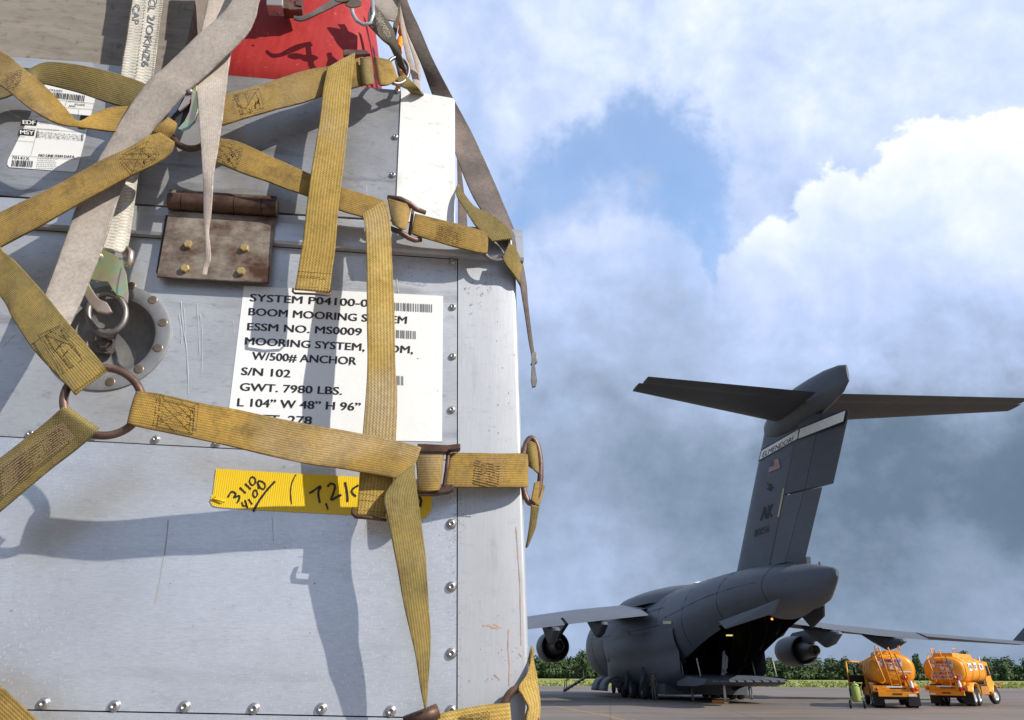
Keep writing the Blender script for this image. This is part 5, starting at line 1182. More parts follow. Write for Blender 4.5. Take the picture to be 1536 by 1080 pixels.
rpanel([LB, (MBm[0] - .05, MBm[1]), (MM[0] - .05, MM[1] - .06), (LM[0], LM[1] - .06)], .26, .20, 'rudder', G)
rpanel([MBm, TB, (TM[0], TM[1] - .06), (MM[0], MM[1] - .06)], .20, .04, 'rudder', G)
rpanel([UB, (UBm[0] - .05, UBm[1]), (MT[0] - .05, MT[1]), LT_], .26, .20, 'rudder', GD)
rpanel([UBm, UBt, TT, MT], .20, .04, 'rudder', GD)
mb = MB(); mb.prism([A(41.7, -.12, 7.5), A(46.2, -.1, 7.0), A(46.3, -.1, 7.72), A(41.9, -.12, 7.85)], (.24, 0, 0)); ab(mb, 'rudder_root', GD)
# bullet fairing on top of the fin
mb = MB(); rows = []
for X, hy, zt, zb in ((43.2, .05, 15.9, 15.6), (43.8, .35, 16.3, 15.2), (45, .62, 16.75, 14.9), (46.5, .74, 17.0, 14.8), (48, .74, 17.1, 14.8), (49.5, .66, 17.05, 14.85), (51, .48, 16.95, 15.0), (52.2, .25, 16.75, 15.25), (52.9, .06, 16.5, 15.6)):
    rows.append([A(X, hy * math.cos(2 * math.pi * k / 20), (zt + zb) / 2 + (zt - zb) / 2 * math.sin(2 * math.pi * k / 20)) for k in range(20)])
mb.grid(rows, closed_u=True); mb.face([k for k in range(20)][::-1]); mb.face([len(mb.v) - 20 + k for k in range(20)]); ab(mb, 'tail_bullet', G)
# marks on the fin: laid just outside its port skin
def fy(X, Z):
    f = (Z - 7.5) / 8.4; x0 = 35.9 + 7.3 * f; x1 = finte(Z); c_ = min(max((X - x0) / (x1 - x0), 0.02), 1); t_ = .5 - .08 * f
    if c_ >= 1: return -.28
    return -(t_ * (1.48 * math.sqrt(c_) - .63 * c_ - 1.76 * c_ * c_ + 1.42 * c_**3 - .30 * c_**4) * 1.1)
def fm(px, py, o=.03):
    p = inva(px, py, 1, -.3); y = fy(p.x, p.z) - o; p = inva(px, py, 1, y); return A(p.x, y, p.z)
def fm2(px, py, o=.03):                       # on the rudder panels
    p = inva(px, py, 1, -.27 - o + 0); return A(p.x, p.y, p.z)
def fsheet(pts, name, mat, n=8, o=.03, fn=fm):
    (a, b, c, d) = pts; mb = MB(); rows = []
    for j in range(3):
        rows.append([fn(a[0] + (b[0] - a[0]) * i / n + (d[0] - a[0] + ((c[0] - b[0]) - (d[0] - a[0])) * i / n) * j / 2, a[1] + (b[1] - a[1]) * i / n + (d[1] - a[1] + ((c[1] - b[1]) - (d[1] - a[1])) * i / n) * j / 2, o) for i in range(n + 1)])
    mb.grid(rows, smooth=False); return ab(mb, name, mat)
BKb = BK
fsheet([(1142, 674), (1198.5, 642), (1196, 660), (1137, 692.5)], 'band_edge', BKb, o=.03)
def _air(x, y): return fm(x, y, .03)
def _airb(x, y): return fm(x, y, .06)
tb = fsheet([(1142.6, 676), (1198, 644), (1196, 658), (1138.6, 690)], 'tail_band', LT, o=.045)
fsheet([(1199.5, 641.5), (1268, 614), (1264.5, 633.5), (1196.8, 660)], 'band_edge', BKb, n=2, o=.02, fn=fm2)
fsheet([(1200, 643.5), (1268, 616), (1264.8, 631.8), (1197.3, 658)], 'tail_band', LT, n=2, o=.035, fn=fm2)
mb = MB(); text_to(mb, "ELMENDORF", 1143, 686, 1190, 661, 8.6, _airb, shear=.25, bold=0); ab(mb, 'lettering', BK, tb)
mb = MB()
for dx in (0, .6, 1.2): text_to(mb, "AK", 1139.5 + dx, 781, 1157 + dx, 775, 21, (lambda x, y, dx=dx: fm(x, y, .03 + dx * .002)), shear=.12, bold=.0)
ab(mb, 'lettering', BK)
mb = MB(); text_to(mb, "80056", 1130.5, 805.5, 1153, 798, 11.5, _air, shear=.12, bold=.0); ab(mb, 'lettering', BK)
fl_ = MB(); RW = plain('flag_white', (.55, .53, .53), .6); RR = plain('flag_red', (.38, .10, .12), .6); BL_ = plain('flag_blue', (.07, .09, .16), .6)
def fq(s0, t0, s1, t1, o):                    # flag coordinates
    a, b, c, d = (1154, 691.5), (1167.5, 687.5), (1170.5, 702), (1153, 709)
    P = lambda s_, t_: fm((a[0] * (1-s_) + b[0] * s_) * (1-t_) + (d[0] * (1-s_) + c[0] * s_) * t_, (a[1] * (1-s_) + b[1] * s_) * (1-t_) + (d[1] * (1-s_) + c[1] * s_) * t_, o)
    return P(s0, t0), P(s1, t0), P(s1, t1), P(s0, t1)
fl_.quad(*fq(0, 0, 1, 1, .03)); flag = ab(fl_, 'flag', RW)
mb = MB()
for k in range(7): mb.quad(*fq(0, k * 2 / 13, 1, (k * 2 + 1) / 13, .045))
ab(mb, 'flag_stripes', RR, flag); mb = MB(); mb.quad(*fq(0, 0, .42, .54, .06)); ab(mb, 'flag_canton', BL_, flag)
mb = MB(); o_ = [(1149, 723), (1153, 726), (1157, 725), (1158, 730), (1161, 731), (1157, 733), (1157, 737), (1153, 736), (1150, 733), (1153, 730)]; mb.poly([fm(x, y, .03) for x, y in o_]); ab(mb, 'bird_emblem', BK)
fsheet([(1174.5, 732), (1176.5, 733), (1168.5, 776), (1166, 775)], 'cream_strip', YL, n=2, o=.03)
# seams on fin, fuselage marks
mb = MB()
def fusline(pts, w, o=1.004):
    for (x0, a0), (x1, a1) in zip(pts[:-1], pts[1:]):
        mb.tube([fpt(x0 + (x1 - x0) * i / 6, math.radians(a0 + (a1 - a0) * i / 6), o) for i in range(7)], w, 4)
for X in (9.0, 13, 29.2, 34.5, 39.5, 44.2): fusline([(X, 95), (X, 180), (X, 215 if X > 31 else 250)], .018)
for a in (150, 172, 205): fusline([(8, a), (30, a)], .014)
fusline([(31, 165), (46, 165)], .014); fusline([(19, 182), (19, 205), (22, 205), (22, 182), (19, 182)], .018)
ab(mb, 'panel_seams', RBm)
def fusmark(px0, py0, px1, py1, name, mat):
    def on(px, py):
        lo = None
        for k in range(60):                   # march to the port side of the hull
            y = -1.5 - k * .04; p = inva(px, py, 1, y); hw, zt, zb = sec_at(min(p.x, 48)); zc = (zt + zb) / 2; e = (p.y / hw) ** 2 + ((p.z - zc) / ((zt - zb) / 2)) ** 2
            if e >= 1.015: return A(p.x, p.y, p.z)
        return A(p.x, p.y, p.z)
    mb = MB(); mb.quad(on(px0, py0), on(px1, py0), on(px1, py1), on(px0, py1)); return ab(mb, name, mat)
fusmark(994.5, 931.5, 1007, 936, 'cream_strip', YL)
HB = plain('wheel_hub_grey', (.16, .16, .16), .5)
# landing gear pods, doors and wheels
for s_ in (-1, 1):
    mb = MB(); rows = []
    for X, hw in ((13.5, .02), (15, .35), (17, .62), (20, .80), (24, .82), (27, .66), (29, .45), (31, .22), (33, .02)):
        r_ = []
        for k in range(17):
            z = 4.7 - 4.3 * k / 16; fy_ = 3.43 * math.sqrt(max(0, 1 - ((max(z, 2.9) - 4.45) / 3.45) ** 2)); u_ = k / 16
            if z < 1.3: fy_ -= (1.3 - z) ** 1.5 * 1.2
            r_.append(A(X, s_ * (fy_ + .01 + hw * math.sin(math.pi * min(1, u_ * 1.02)) ** 1.3), z + max(0, X - 28) * .16 * u_))
        rows.append(r_)
    mb.grid(rows); ab(mb, 'gear_pod', G)
    for X in (15.6, 18.4):                     # curved door hanging outside the wheels
        mb = MB(); mb.grid([[A(X + dx, s_ * (4.25 + .95 * math.sin(a)), .45 + 1.1 * math.cos(a)) for a in [math.pi * .5 * k / 8 for k in range(-1, 9)]] for dx in (0, 2.7)]); d_ = ab(mb, 'gear_door', G); so_ = d_.modifiers.new('solid', 'SOLIDIFY'); so_.thickness = .08
    for X in (21.2, 23.6, 26.6):
        for dy in (3.1, 3.75):
            T = Matrix.Translation(A(X, s_ * dy, .62)) @ Matrix.Rotation(math.pi / 2, 4, 'Y')
            mb = MB(); mb.lathe([(.3, -.22), (.5, -.24), (.60, -.18), (.62, 0), (.60, .18), (.5, .24), (.3, .22)], T, 20); wh_ = ab(mb, 'wheel', RB); mb = MB(); mb.lathe([(.001, -.12), (.2, -.14), (.3, -.21), (.3, .21), (.2, .14), (.001, .12)], T, 14); ab(mb, 'wheel_hub', HB, wh_)
    mb = MB()
    for X in (22.4, 26.6): mb.tube([A(X, s_ * 4.0, .6), A(X, s_ * 3.6, 2.2)], .18, 8)
    ab(mb, 'gear_strut', GD)
mb = MB(); mb.tube([A(4.8, 0, .5), A(4.6, 0, 2.4)], .14, 8); ab(mb, 'gear_strut', GD)
for s_ in (-.3, .3):
    T = Matrix.Translation(A(4.8, s_, .5)) @ Matrix.Rotation(math.pi / 2, 4, 'Y'); mb = MB(); mb.lathe([(.001, -.15), (.3, -.15), (.5, -.1), (.5, .1), (.3, .15), (.001, .15)], T, 18); ab(mb, 'wheel', RB)
mb = MB(); mb.box(-3.1, 3.1, 25 - 29.5, 25 - 17.5, .38, 1.1); ab(mb, 'gear_gap_block', GD)  # added dark box, hides the lit ground between the wheels
# side fairing bulge, openings and the open crew stair at the front left
mb = MB(); rows = []
for X, r_ in ((14.2, .05), (14.8, .9), (16.5, 1.5), (19, 1.75), (22, 1.6), (24, .9), (24.6, .05)):
    rows.append([A(X, -3.32 - .22 * math.sqrt(max(0, 1 - (2 * k / 12 - 1) ** 2)) * min(1, r_), 3.6 + r_ * (2 * k / 12 - 1)) for k in range(13)])
mb.grid(rows); ab(mb, 'side_blister', G)
def port(px, py, w_, h_, name, mat, Y=-3.62):
    p = inva(px, py, 1, Y); mb = MB(); mb.box(Y - .02, Y + .02, 25 - p.x - w_ / 2, 25 - p.x + w_ / 2, p.z - h_ / 2, p.z + h_ / 2); ab(mb, name, mat)
port(914.5, 989, .9, .45, 'intake', BK); port(928, 981, .35, .95, 'intake', BK); port(922, 998, .7, .25, 'intake', BK); port(934, 997, .8, .3, 'intake', BK)
mb = MB()
a0_, a1_ = inva(890, 1016, 1, -3.0), None
mb.prism([A(5.2, -3.3, 1.5), A(5.2, -3.3, 1.3), A(7.4, -5.9, .12), A(7.4, -5.9, .32)], (0, .9, 0))
for k in range(6): mb.box(-3.5 - k * .45 - .2, -3.5 - k * .45 + .2, 25 - 6.4 - k * .3, 25 - 5.4 - k * .3, 1.32 - k * .2, 1.38 - k * .2)
mb.tube([A(5.2, -3.4, 2.4), A(7.4, -5.9, 1.1), A(7.4, -5.9, .2)], .04, 6); mb.tube([A(6.1, -3.4, 2.4), A(8.2, -5.9, 1.1), A(8.2, -5.9, .2)], .04, 6); ab(mb, 'crew_stair', GD)
# blade aerials on the wing fairing
for q in ((922, 917), (940, 915), (963, 913)):
    p = inva(q[0], q[1], 0, 20); mb = MB(); mb.prism([A(20, p.y, p.z - .35), A(20.4, p.y, p.z - .35), A(20.35, p.y, p.z + .2), A(20.15, p.y, p.z + .2)], (.06, 0, 0)); ab(mb, 'aerial', BK)
mb = MB(); mb.lathe([(.001, .12), (.3, .1), (.5, 0)], Matrix.Translation(A(30.5, -.2, 7.98)), 12); ab(mb, 'beacon', LT)
mb = MB(); mb.tube([A(47.4, 0, 7.05), A(47.4, 0, 7.3)], .05, 6); mb.tube([A(46.2, 0, 7.3), A(46.2, 0, 7.5)], .04, 6); ab(mb, 'aerial', BK)
# ------------------------------------------------------------------ fuel trucks
OR = plain('truck_orange', (.76, .29, .010), .4, var=.16, scale=1.6); OR2 = plain('truck_orange_dull', (.42, .17, .02), .5, var=.2, scale=3); BLK = plain('truck_black', (.02, .02, .02), .6); GLS = plain('dark_glass', (.02, .03, .035), .08); WHT = plain('sign_white', (.72, .72, .72), .5); REDT = plain('sign_red', (.45, .03, .06), .5); DRD = plain('fire_red', (.5, .02, .02), .35); CH = plain('bright_rim', (.55, .55, .55), .35, .3)
def truck(loc, hd, label, door_open, signs):
    R_ = empty('fuel_truck', loc, -hd, label, 'fuel truck', 'fuel tank trucks parked on the apron')
    B = lambda mb, n, m_, par=None: mb.build(n, m_, par or R_)
    # local: x right, y forward, z up; rear bumper at y = 0
    W2, zc, hz = 1.16, 2.02, .80
    def oval(y, s_=1.0, ex=2.6, K=32): 
        o_ = []
        for k in range(K):
            a = 2 * math.pi * k / K; c_, d_ = math.cos(a), math.sin(a); o_.append(Vector((math.copysign(abs(c_) ** (2/ex), c_) * W2 * s_, y, zc + math.copysign(abs(d_) ** (2/ex), d_) * hz * s_)))
        return o_
    mb = MB(); mb.grid([oval(y, s_) for y, s_ in ((.42, .02), (.40, .5), (.44, .85), (.52, .96), (.62, 1.0), (2.2, 1.0), (4.0, 1.0), (5.7, 1.0), (5.8, .95), (5.86, .5), (5.88, .02))], closed_u=True); tk = B(mb, 'tank', OR)
    mb = MB()
    for y in (.62, 2.3, 4.0, 5.7): mb.tube(oval(y, 1.008), .03, 6, True)
    B(mb, 'tank_hoops', OR, tk)
    mb = MB()
    for s_ in (-1, 1): mb.prism([(s_ * .62, .6, 2.68), (s_ * .62, 5.4, 2.68), (s_ * .56, 5.2, 3.02), (s_ * .56, .75, 3.02)], (s_ * -.05, 0, 0))
    mb.prism([(-.62, .66, 2.7), (.62, .66, 2.7), (.52, .72, 3.02), (-.52, .72, 3.02)], (0, .05, 0)); mb.box(-.5, .5, .8, 5.2, 2.83, 2.86); B(mb, 'catwalk', OR, tk)
    for y in (1.6, 3.1, 4.5):
        mb = MB(); mb.lathe([(.28, 0), (.28, .12), (.24, .16), (.001, .17)], Matrix.Translation((0, y, 2.86)), 14); B(mb, 'hatch', OR2, tk)
    mb = MB()
    for x in (-.3, .15, .42): mb.tube([(x, .5, 1.24), (x, .5, .95), (x + .1, 1.6, .9)], .05, 6)
    mb.box(-.6, .6, 1.0, 3.4, .45, .80); mb.tube([(-.9, .55, 1.2), (.9, .55, 1.2)], .04, 6); B(mb, 'pipework', BLK)
    mb = MB()
    for s_ in (-1, 1): mb.tube([(s_ * .62, .8, 3.04), (s_ * .62, .8, 3.28), (s_ * .62, 1.6, 3.28), (s_ * .62, 1.6, 3.04)], .025, 5)
    mb.lathe([(.001, .0), (.09, .0), (.09, .12), (.001, .14)], Matrix.Translation((.55, .35, 1.62)) @ Matrix.Rotation(math.pi / 2, 4, 'X'), 12); B(mb, 'rail', OR)
    mb = MB(); mb.box(.42, .72, .36, .40, 1.48, 1.74); B(mb, 'placard', DRD, tk)
    for x0, x1, zt in ((-.52, -.32, 3.2), (.02, .2, 3.2)): pass
    mb = MB()
    for x0 in (-.50, -.02): mb.tube([(x0 + .0, .68, 3.12), (x0 + .0, .36, 3.18), (x0 + .02, .30, 3.02), (x0 + .34, .16, 1.0)], .035, 6)
    for k in range(7): f = k / 6.5; mb.tube([(-.48 + .32 * f, .30 - .12 * f, 2.85 - 1.75 * f), (0 + .32 * f, .30 - .12 * f, 2.85 - 1.75 * f)], .025, 5)
    B(mb, 'ladder', OR)
    mb = MB(); mb.tube([(-.78, .62, 2.95), (-.8, .34, 2.7), (-.62, .26, 1.95), (-.5, .24, 1.42), (-.62, .24, 1.30), (-.78, .26, 1.34)], .045, 7); B(mb, 'vent_pipe', OR)
    mb = MB(); mb.tube([(.24, .3, 2.85), (.42, .22, 2.2), (.62, .16, 1.35), (.74, .1, .9)], .028, 6); B(mb, 'hose', BLK)
    mb = MB(); T = Matrix.Translation((.80, .02, .82)); mb.lathe([(.001, 0), (.09, .0), (.09, .26)], T, 12); ex = B(mb, 'extinguisher', DRD); mb = MB(); mb.lathe([(.09, .26), (.09, .46), (.05, .54), (.03, .62), (.001, .62)], T, 12); B(mb, 'extinguisher_top', WHT, ex)
    # frame, bumper, lamps
    mb = MB(); mb.box(-.42, -.28, .2, 8.6, .78, 1.02); mb.box(.28, .42, .2, 8.6, .78, 1.02); mb.box(-1.0, 1.0, .5, 5.7, 1.0, 1.22); B(mb, 'chassis', BLK)
    mb = MB(); mb.box(-1.2, 1.2, .10, .9, .86, 1.16); mb.box(-1.2, -.62, .04, .10, .86, 1.16); mb.box(.62, 1.2, .04, .10, .86, 1.16); mb.box(-.98, .98, -.06, .10, .60, .86); mb.box(.5, .98, .3, .8, 1.16, 1.36); bm_ = B(mb, 'bumper', OR); bevel(bm_, .015)
    mb = MB(); mb.box(-.24, .24, -.075, -.055, .71, .78); mb.box(-.34, .5, .025, .04, 1.0, 1.06); B(mb, 'bumper_slot', BLK)
    mb = MB(); mb.box(.55, .92, -.08, -.062, .63, .74) if door_open else mb.box(-.95, -.6, -.08, -.062, .63, .74); mb.box(-.5, .3, .0, .02, 1.07, 1.15); B(mb, 'plate', WHT)
    for s_ in (-1, 1):
        mb = MB(); mb.lathe([(.001, .03), (.075, .02), (.08, 0)], Matrix.Translation((s_ * 1.0, .035, 1.0)) @ Matrix.Rotation(math.pi / 2, 4, 'X'), 12); B(mb, 'tail_lamp', DRD)
        mb = MB(); mb.box(min(s_ * .62, s_ * 1.22), max(s_ * .62, s_ * 1.22), .9, .93, .12, .80); B(mb, 'mudflap', BLK)
        mb = MB(); mb.grid([[(s_ * x, 2.0 + .95 * math.cos(a) * 1.0, .55 + .78 * math.sin(a) ** .8) for x in (.6, 1.24)] for a in [math.pi * k / 10 for k in range(11)]]); f_ = B(mb, 'fender', OR); q = f_.modifiers.new('s', 'SOLIDIFY'); q.thickness = .04
    def wheel(x, y, w_, r_=.5, steer=0):
        T = Matrix.Translation((x, y, r_)) @ Matrix.Rotation(steer, 4, 'Z') @ Matrix.Rotation(math.pi / 2, 4, 'Y'); mb = MB(); mb.lathe([(.28, -w_/2), (r_ * .85, -w_/2), (r_, -w_/2 + .05), (r_, w_/2 - .05), (r_ * .85, w_/2), (.28, w_/2)], T, 22); wh_ = B(mb, 'wheel', RB)
        mb = MB(); mb.lathe([(.001, w_/2 - .06), (.12, w_/2 - .02), (.16, w_/2 - .1), (.28, w_/2 - .02), (.29, w_/2 - .005)], T, 18); mb.lathe([(.001, -w_/2 + .06), (.12, -w_/2 + .02), (.16, -w_/2 + .1), (.28, -w_/2 + .02), (.29, -w_/2 + .005)], T, 18); B(mb, 'rim', CH, wh_)
    for y in (1.55, 2.65):
        for x in (-1.05, -.74, .74, 1.05): wheel(x, y, .26)
    for x in (-1.0, 1.0): wheel(x, 7.5, .28, .5, -.35 if not door_open else 0)
    # cab and bonnet
    mb = MB(); cabp = [(5.95, .75), (5.95, 2.45), (6.1, 2.62), (7.1, 2.58), (7.5, 1.75), (7.5, .75)]
    mb.prism([(-1.05, y, z) for y, z in cabp], (2.1, 0, 0)); cb = B(mb, 'cab', OR); bevel(cb, .04)
    mb = MB(); mb.prism([(-.82, 7.5, .75), (-.82, 7.5, 1.72), (-.74, 8.5, 1.52), (-.70, 8.75, 1.3), (-.70, 8.75, .75)], (1.6, 0, 0)); hd_ = B(mb, 'bonnet', OR); bevel(hd_, .06)
    for s_ in (-1, 1):
        mb = MB(); mb.grid([[(s_ * x, 7.5 + .72 * math.cos(a), .55 + .70 * math.sin(a)) for x in (.6, .9, 1.16)] for a in [math.pi * k / 12 for k in range(13)]]); f_ = B(mb, 'fender', OR); q = f_.modifiers.new('s', 'SOLIDIFY'); q.thickness = .05
        mb = MB(); mb.prism([(s_ * 1.056, 6.2, 1.7), (s_ * 1.056, 6.2, 2.35), (s_ * 1.056, 6.95, 2.35), (s_ * 1.056, 7.2, 1.75)], (s_ * .01, 0, 0)); B(mb, 'side_window', GLS, cb)
        mb = MB(); mb.tube([(s_ * 1.05, 7.3, 1.8), (s_ * 1.32, 7.4, 1.85), (s_ * 1.32, 7.4, 2.25), (s_ * 1.06, 7.2, 2.3)], .018, 5); mb.box(min(s_ * 1.24, s_ * 1.4), max(s_ * 1.24, s_ * 1.4), 7.38, 7.42, 1.85, 2.25); B(mb, 'mirror', BLK, cb)
        mb = MB(); mb.lathe([(.001, .03), (.09, .02), (.1, 0)], Matrix.Translation((s_ * .6, 8.76, 1.05)) @ Matrix.Rotation(-math.pi / 2, 4, 'X'), 12); B(mb, 'headlight', WHT)
        mb = MB(); mb.box(min(s_ * .7, s_ * 1.15), max(s_ * .7, s_ * 1.15), 3.6, 5.6, .62, 1.1); B(mb, 'side_box', OR2)
    mb = MB(); mb.prism([(-.9, 7.12, 2.42), (.9, 7.12, 2.42), (.9, 7.47, 1.85), (-.9, 7.47, 1.85)], (0, .03, .02)); B(mb, 'windscreen', GLS, cb)
    mb = MB(); mb.lathe([(.06, 0), (.06, .14), (.001, .16)], Matrix.Translation((.0, 6.5, 2.6)), 8); mb.box(-.1, .7, 6.3, 6.7, 2.6, 2.74) if door_open else None; B(mb, 'beacon', OR)
    mb = MB(); mb.tube([(.9, 5.88, .9), (.9, 5.88, 2.9)], .05, 8); B(mb, 'exhaust', CH)
    if door_open:
        T = Matrix.Translation((-1.08, 7.0, 0)) @ Matrix.Rotation(math.radians(-68), 4, 'Z')
        tl = lambda p: T @ Vector(p)
        mb = MB(); outl = [(0, -1.0, .85), (0, -1.0, 2.52), (0, -.2, 2.52), (0, .12, 1.9), (0, .12, .85)]
        for i in range(5):
            a, b = tl(outl[i]), tl(outl[(i+1) % 5]); mb.tube([a, b], .05, 6)
        dr = B(mb, 'door', OR); mb = MB(); mb.prism([tl(p) for p in ((-.02, -.97, .88), (-.02, -.97, 1.72), (-.02, .1, 1.72), (-.02, .1, .88))], T.to_3x3() @ Vector((.05, 0, 0))); B(mb, 'door_panel', BLK, dr)
        mb = MB(); mb.tube([tl((-.1, -.5, 1.75)), tl((-.1, -.5, 2.4))], .07, 6); B(mb, 'door_mirror', BLK, dr)
    # writing on the tank end
    def tp_(x, z, o=0): return Vector((x, .385 - o, z)) if abs(x) < .6 else Vector((x, .385 + (abs(x) - .6) * .06 - o, z))
    rear = lambda o: (lambda x, y: tp_(x, y, o))
    mb = MB()
    for (x0, z0, x1, z1) in signs['rects']: mb.quad(tp_(x0, z0), tp_(x1, z0), tp_(x1, z1), tp_(x0, z1))
    sg = B(mb, 'sign', WHT, tk); mb = MB()
    for (tx_, x0, x1, z, c_) in signs['text']:
        v, f = textmesh(tx_, .03); xs = [q[0] for q in v]; a0, a1 = min(xs), max(xs); n = len(mb.v)
        for q in v: mb.v.append(tp_(x0 + (x1 - x0) * (q[0] - a0) / (a1 - a0), z + q[1] / .73 * c_, .02))
        for ff in f: mb.face([n + i for i in ff])
    B(mb, 'lettering', REDT, tk)
    mb = MB(); s_ = 1
    for (y0, z0, y1, z1) in ((1.4, 2.0, 2.2, 2.45), (2.8, 2.05, 3.5, 2.5), (4.2, 2.1, 5.2, 2.45)):
        mb.quad((1.185, y0, z0), (1.185, y1, z0), (1.165, y1, z1), (1.165, y0, z1))
    B(mb, 'sign', WHT, tk); mb = MB()
    for (tx_, y0, y1, z) in (("JP-8", 1.5, 2.1, 2.12), ("NO", 2.9, 3.3, 2.15), ("FUEL", 4.4, 5.0, 2.18)):
        v, f = textmesh(tx_, .03); xs = [q[0] for q in v]; a0, a1 = min(xs), max(xs); n = len(mb.v)
        for q in v: mb.v.append(Vector((1.19, y0 + (y1 - y0) * (q[0] - a0) / (a1 - a0), z + q[1] / .73 * .22)))
        for ff in f: mb.face([n + i for i in ff])
    B(mb, 'lettering', plain('sign_blue', (.08, .09, .25), .5), tk)
    return R_
sg1 = {'rects': [(-.74, 2.18, .56, 2.60), (-.15, 2.0, .3, 2.18), (.34, 1.86, 1.0, 1.93)], 'text': [("FLAMMABLE", -.70, .52, 2.40, .17), ("JET FUEL", -.5, .46, 2.20, .15), ("A", -.0, .14, 2.02, .13)]}
sg2 = {'rects': [(-.74, 2.18, .56, 2.60), (-.15, 2.0, .3, 2.18), (-.74, 1.78, .56, 1.97), (-.8, 1.5, .92, 1.76)], 'text': [("FLAMMABLE", -.70, .52, 2.40, .17), ("JET FUEL", -.5, .46, 2.20, .15), ("A", -.0, .14, 2.02, .13), ("NO SMOKING", -.68, .5, 1.80, .15), ("WITHIN 50 FEET", -.75, .88, 1.55, .17)]}
def gaz(px, py): p = gp(px, py); return Vector((p.x, p.y, 0))
truck(gaz(1350, 1063), math.radians(19), 'orange fuel tank truck with its cab door open, left of the pair', True, sg1)
truck(gaz(1424, 1059.5), math.radians(42), 'orange fuel tank truck with front wheels turned, right of the pair', False, sg2)
# ------------------------------------------------------------------ wheeled extinguisher
LIM = plain('lime_paint', (.30, .36, .09), .45)
c0 = gaz(1287, 1063); ct = empty('extinguisher_cart', c0, -.25, 'lime green wheeled fire extinguisher cart beside the open cab door', 'extinguisher')
mb = MB(); T = Matrix.Translation((0, 0, .32)) @ Matrix.Rotation(.12, 4, 'X'); mb.lathe([(.001, 0), (.2, .03), (.24, .12), (.24, .78), (.18, .92), (.06, .98), (.05, 1.06), (.001, 1.06)], T, 18); bd = mb.build('cylinder', LIM, ct)
mb = MB(); mb.tube([(-.3, -.1, .3), (-.3, -.05, 1.1), (-.36, -.35, 1.3), (.36, -.35, 1.3), (.3, -.05, 1.1), (.3, -.1, .3)], .025, 6); mb.tube([(-.3, -.1, .6), (.3, -.1, .6)], .02, 6); mb.build('frame', LIM, ct)
for x in (-.36, .36):
    T = Matrix.Translation((x, -.05, .22)) @ Matrix.Rotation(math.pi / 2, 4, 'Y'); mb = MB(); mb.lathe([(.1, -.05), (.2, -.05), (.22, 0), (.2, .05), (.1, .05)], T, 18); w_ = mb.build('wheel', RB, ct); mb = MB(); mb.lathe([(.001, -.04), (.1, -.05), (.1, .05), (.001, .04)], T, 12); mb.build('rim', LIM, w_)
mb = MB(); mb.tube([(-.26 + .05 * math.cos(a), .0 + .16 * math.cos(a), .8 + .22 * math.sin(a)) for a in [2 * math.pi * k / 16 for k in range(16)]], .03, 6, True); mb.build('hose_coil', BLK, ct)
# orange chock on the apron, traffic marker beyond
c0 = gaz(1081, 1055); ch_ = MB(); ch_.prism([(-.55, -.15, .0), (.55, -.15, 0), (.5, -.15, .2), (-.5, -.15, .2)], (0, .3, 0)); o = ch_.build('wheel_chock', plain('chock_orange', (.6, .22, .02), .6)); o.location = c0; bevel(o, .03); tag(o, 'orange wheel chock lying on the apron below the aircraft ramp', 'chock')
c0 = gaz(1502, 1029); mk_ = MB(); mk_.prism([(-.55, 0, .0), (.55, 0, 0), (.45, 0, .4), (-.45, 0, .4)], (0, .5, 0)); mk_.prism([(-.2, .05, .4), (.2, .05, .4), (.12, .05, .6), (-.12, .05, .6)], (0, .4, 0)); o = mk_.build('marker_board', plain('marker_red', (.6, .12, .04), .6)); o.location = c0; tag(o, 'small orange-red marker board in the distant grass at the right', 'marker')
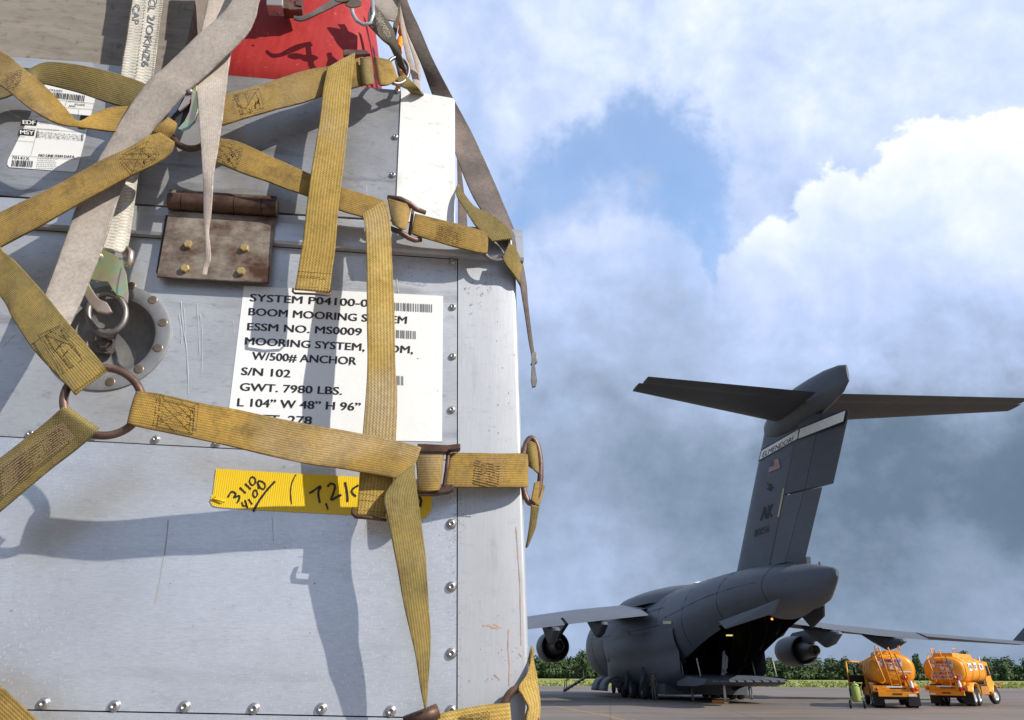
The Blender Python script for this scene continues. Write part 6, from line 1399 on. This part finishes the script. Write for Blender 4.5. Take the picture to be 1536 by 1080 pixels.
# ------------------------------------------------------------------ people
def person(loc, hd, label, stride, shirt, pants, lean=0):
    root = empty('person', loc, hd, label, 'person')
    J = {'pel': (0, 0, .98), 'sp': (0, .02 + lean * .3, 1.2), 'ch': (0, lean * .6, 1.42), 'nk': (0, lean * .8, 1.53), 'hd': (0, lean + .02, 1.68), 'tp': (0, lean, 1.78),
         'lh': (-.1, 0, .94), 'lk': (-.12, stride * .5 + .04, .52), 'la': (-.13, stride - .04, .10), 'lt': (-.14, stride + .14, .05), 'rh': (.1, 0, .94), 'rk': (.12, -stride * .4 + .05, .52), 'ra': (.13, -stride - .04, .10), 'rt': (.14, -stride + .14, .05),
         'ls': (-.19, lean * .6, 1.44), 'le': (-.26, lean * .6 - .05, 1.17), 'lw': (-.25, lean * .6 + .10, .94), 'rs': (.19, lean * .6, 1.44), 're': (.26, lean * .6 - .05, 1.17), 'rw': (.25, lean * .6 + .12, .95)}
    Rd = {'pel': .15, 'sp': .135, 'ch': .15, 'nk': .06, 'hd': .10, 'tp': .07, 'lh': .10, 'lk': .075, 'la': .055, 'lt': .045, 'rh': .10, 'rk': .075, 'ra': .055, 'rt': .045, 'ls': .075, 'le': .055, 'lw': .04, 'rs': .075, 're': .055, 'rw': .04}
    Ed = [('pel', 'sp'), ('sp', 'ch'), ('ch', 'nk'), ('nk', 'hd'), ('hd', 'tp'), ('pel', 'lh'), ('lh', 'lk'), ('lk', 'la'), ('la', 'lt'), ('pel', 'rh'), ('rh', 'rk'), ('rk', 'ra'), ('ra', 'rt'), ('ch', 'ls'), ('ls', 'le'), ('le', 'lw'), ('ch', 'rs'), ('rs', 're'), ('re', 'rw')]
    K = list(J); me = bpy.data.meshes.new('body'); me.from_pydata([J[k] for k in K], [(K.index(a), K.index(b)) for a, b in Ed], [])
    o = bpy.data.objects.new('body', me); COL.objects.link(o); md = o.modifiers.new('skin', 'SKIN'); sv = me.skin_vertices[0].data
    for i, k in enumerate(K): sv[i].radius = (Rd[k], Rd[k] * .85); sv[i].use_root = k == 'pel'
    o.modifiers.new('sub', 'SUBSURF').levels = 1; o.modifiers['sub'].render_levels = 1
    dg = bpy.context.evaluated_depsgraph_get(); m2 = bpy.data.meshes.new_from_object(o.evaluated_get(dg)); bpy.data.objects.remove(o)
    for m_ in (pants, shirt, SKN, BLK): m2.materials.append(m_)
    for p in m2.polygons:
        z = p.center.z; p.use_smooth = True; p.material_index = 3 if z < .14 else 0 if z < .98 and abs(p.center.x) < .2 else 2 if (z > 1.56 or (z < .98 and abs(p.center.x) > .2)) else 1
    b = bpy.data.objects.new('body', m2); COL.objects.link(b); b.parent = root
    mb = MB(); T = Matrix.Translation((0, lean, 1.70)); mb.lathe([(.11, 0), (.12, .05), (.10, .12), (.001, .14)], T, 14); mb.box(-.07, .07, lean + .08, lean + .2, 1.72, 1.735); mb.build('cap', shirt, root)
    return root
SKN = plain('skin', (.35, .2, .14), .6); CAMO = plain('camouflage_cloth', (.10, .10, .075), .85, var=.5, scale=14); TANC = plain('brown_cloth', (.09, .07, .05), .85, var=.3, scale=9)
person(gaz(982, 1051.5), 2.4, 'person in camouflage standing under the port side of the aircraft', .06, TANC, CAMO)
person(gaz(1127, 1050), -.6, 'person in dark green uniform walking behind the aircraft ramp', .22, CAMO, CAMO, .08)
